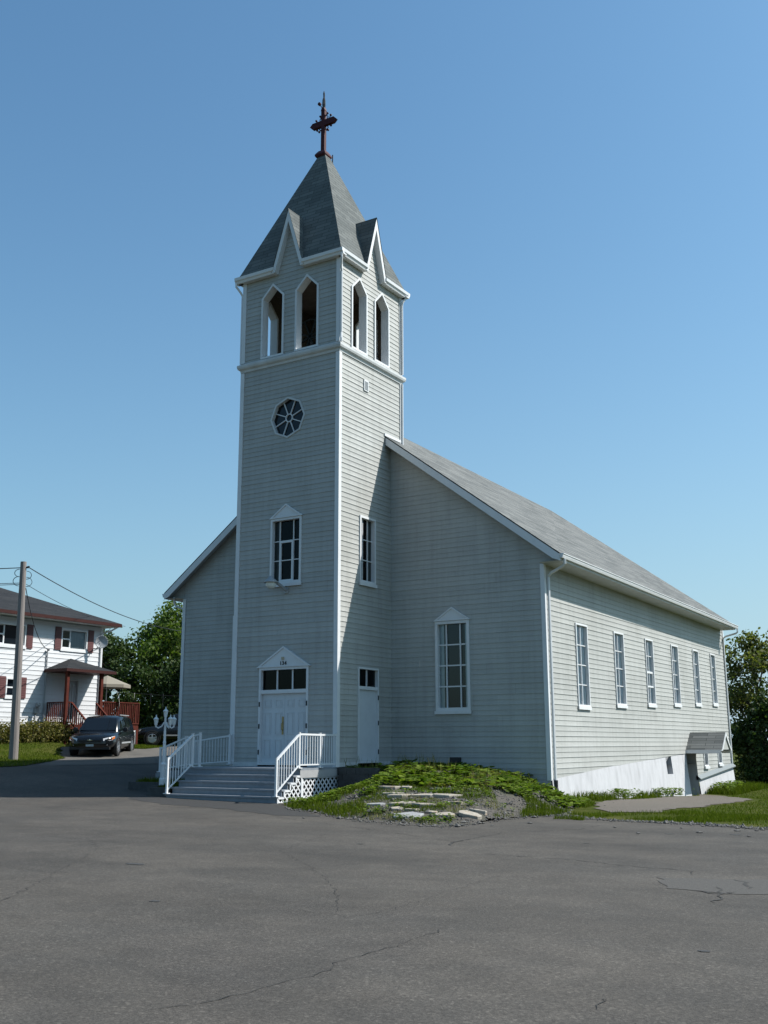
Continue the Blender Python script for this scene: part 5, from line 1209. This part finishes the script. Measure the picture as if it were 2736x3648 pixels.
blades('kerb_grass', 'grass in the kerbed strip beside the steps', [(-6.0, -1.85), (-4.5, -1.85), (-4.48, -2.55), (-3.9, -2.55), (-3.9, -1.5), (-6.0, -1.5)], 2500, .1, .012, 'grass', 77, zf=lambda x, y: -.66+.2*(y+2.58))
blades('crack_grass', 'small tufts of grass in the asphalt near the lawn edge', [(7.6, -2.3), (8.3, -2.2), (8.4, -2.7), (7.7, -2.8)], 900, .10, .01, 'grass', 78, dens=patchy(12, 4, .1))
# gravel on the mound
g = np.random.default_rng(80); pv, pf = [], []
oct_v = np.array([(1, 0, 0), (-1, 0, 0), (0, 1, 0), (0, -1, 0), (0, 0, 1), (0, 0, -1)], float); oct_f = [(0, 2, 4), (2, 1, 4), (1, 3, 4), (3, 0, 4), (2, 0, 5), (1, 2, 5), (3, 1, 5), (0, 3, 5)]
cnt = 0
while cnt < 5200:
    x, y = g.uniform(1.2, 7.6), g.uniform(-6.9, 2)
    if not inside(MOUND, x, y) and not (inside(MOUND, x-.2, y+.35)): continue
    if y > .0 and x < 4.5: continue
    s = g.choice([.014, .02, .03, .055], p=[.4, .35, .2, .05])*g.uniform(.7, 1.3); v = oct_v*(1+g.normal(size=(6, 1))*.25)*s*np.array([1, 1, .7]); a = g.uniform(0, 6.28); c, sn = math.cos(a), math.sin(a)
    z = float(vsurf(np.array(x), np.array(y))); k = len(pv)
    pv += [(x+c*p[0]-sn*p[1], y+sn*p[0]+c*p[1], z+p[2]+s*.3) for p in v]; pf += [tuple(k+i for i in f) for f in oct_f]; cnt += 1
for k_ in range(1500):
    i_ = g.integers(0, 8); a_, c_ = SIDE[i_], SIDE[i_+1]; t_ = g.uniform(); x = a_[0]+(c_[0]-a_[0])*t_+g.normal()*.16; y = a_[1]+(c_[1]-a_[1])*t_-.12+g.normal()*.14
    s = g.choice([.014, .02, .03, .045], p=[.45, .35, .16, .04])*g.uniform(.7, 1.3); v = oct_v*(1+g.normal(size=(6, 1))*.25)*s*np.array([1, 1, .7]); a = g.uniform(0, 6.28); c, sn = math.cos(a), math.sin(a)
    z = float(gz(np.array(x), np.array(y)))+.01; k = len(pv)
    pv += [(x+c*p[0]-sn*p[1], y+sn*p[0]+c*p[1], z+p[2]+s*.3) for p in v]; pf += [tuple(k+i for i in f) for f in oct_f]
for x, y, s in ((11.6, -5.1, .05), (12.6, -5.6, .035), (10.7, -5.9, .04), (12.1, -4.3, .07), (12.4, -4.1, .04), (11.0, -4.2, .03), (6.9, 3.4, .06), (7.5, 2.6, .05), (8.0, 3.9, .045), (7.2, 1.9, .05), (9.8, -4.6, .03), (7.9, -4.4, .04), (7.6, -5.6, .035), (3.4, -6.2, .03)):
    v = oct_v*(1+g.normal(size=(6, 1))*.25)*s*np.array([1.3, 1, .55]); z = float(gz(np.array(x), np.array(y)))+.02; k = len(pv); pv += [(x+p[0], y+p[1], z+p[2]) for p in v]; pf += [tuple(k+i for i in f) for f in oct_f]
b = MB(); b.v = pv; b.f = pf; b.uv = [None]*len(pf); tag(b.build('gravel', 'pebble', fix=False), 'loose gravel spread over the bare face of the mound', 'gravel', kind='stuff')
# flagstones lying on the mound, one thing each
ST_ = [(3.19, -2.27, .51, 'stone', 'long pale slab, uppermost left of the stone rows on the mound'), (3.57, -2.16, .29, 'stone', 'thin pale slab right of the uppermost left slab'), (4.37, -1.99, .15, 'stone_grey', 'small grey slab in the grass of the upper row'), (5.12, -1.59, .45, 'stone_grey', 'large pale slab alone on the bare right shoulder of the mound'),
 (3.77, -3.15, .51, 'stone', 'thin cream slab at the left start of the second row'), (4.21, -3.52, .56, 'stone', 'rusty edged slab second in the second row'), (4.66, -3.21, .53, 'stone', 'peaked cream slab in the middle of the second row'), (5.18, -2.91, .70, 'stone', 'longest brownish slab ending the second row on the right'),
 (4.16, -4.5, .40, 'stone_grey', 'flat grey slab at the left end of the third row'), (4.83, -4.5, .48, 'stone', 'cream slab second in the third row'), (5.33, -4.32, .51, 'stone', 'cream slab in the weeds in the middle of the third row'), (5.74, -3.81, .24, 'stone', 'small brown slab left of the third row end'), (5.93, -3.76, .20, 'stone', 'small brown slab ending the third row on the right'),
 (4.97, -4.88, .29, 'stone', 'short white edged slab below the third row'), (5.35, -4.89, .31, 'stone', 'short brown slab just above the big grey slab'), (5.56, -5.46, .58, 'stone_grey', 'big pale grey triangular slab lying lowest by the asphalt'), (5.87, -4.93, .18, 'stone', 'small yellowish stone between the lowest slabs'), (6.24, -5.07, .40, 'stone', 'angular cream slab right of the big grey slab'), (6.66, -4.79, .44, 'stone', 'pinkish slab lying lowest on the right'), (6.54, -4.07, .33, 'stone', 'oval pale slab farthest right at the mound foot'),
 (2.89, -1.11, .19, 'stone_grey', 'small slab half hidden in the weeds high on the mound'), (3.48, -1.17, .27, 'stone', 'slab among the weeds above the stone rows')]
rr = random.Random(9)
for i, (x, y, w, mt, lb) in enumerate(ST_):
    low_ = y < -4.7 or i == 3; w *= 1.2; dep = w*(.72 if low_ else .5); thk = .028 if low_ else .042
    ax = math.atan2(.42, .88) if True else 0
    ax = .52+rr.uniform(-.12, .12); n = rr.choice([5, 6, 7]); out = []
    for k in range(n):
        a = 2*math.pi*(k+rr.uniform(-.25, .25))/n; q = rr.uniform(.8, 1.1); out.append((math.cos(a)*w*.52*q, math.sin(a)*dep*.55*q))
    e_ = .12; zx = (surf(x+e_, y)-surf(x-e_, y))/(2*e_); zy = (surf(x, y+e_)-surf(x, y-e_))/(2*e_); f_ = .9 if low_ else .45
    b = MB(); z = .5*surf(x, y)+.5*max(surf(x+u*.7, y+v*.7) for u, v in out)+.012
    def wp(u, v, h_): 
        X, Y = u*math.cos(ax)-v*math.sin(ax), u*math.sin(ax)+v*math.cos(ax); return (x+X, y+Y, z+(zx*X+zy*Y)*f_+h_)
    lo = [wp(u*.96, v*.96, -.06) for u, v in out]; mi = [wp(u*rr.uniform(.97, 1.03), v*1.02, .012) for u, v in out]; hi = [wp(u*.97, v*.97, thk*rr.uniform(.8, 1.05)) for u, v in out]
    b.add(lo+mi+hi, [tuple(reversed(range(n))), tuple(range(2*n, 3*n))]+[(r_*n+k, r_*n+(k+1) % n, (r_+1)*n+(k+1) % n, (r_+1)*n+k) for r_ in (0, 1) for k in range(n)])
    o = b.build('flagstone', mt); tag(o, lb, 'stone', 'flagstones on the mound')
    bv = o.modifiers.new('worn', 'BEVEL'); bv.width = .006; bv.segments = 1
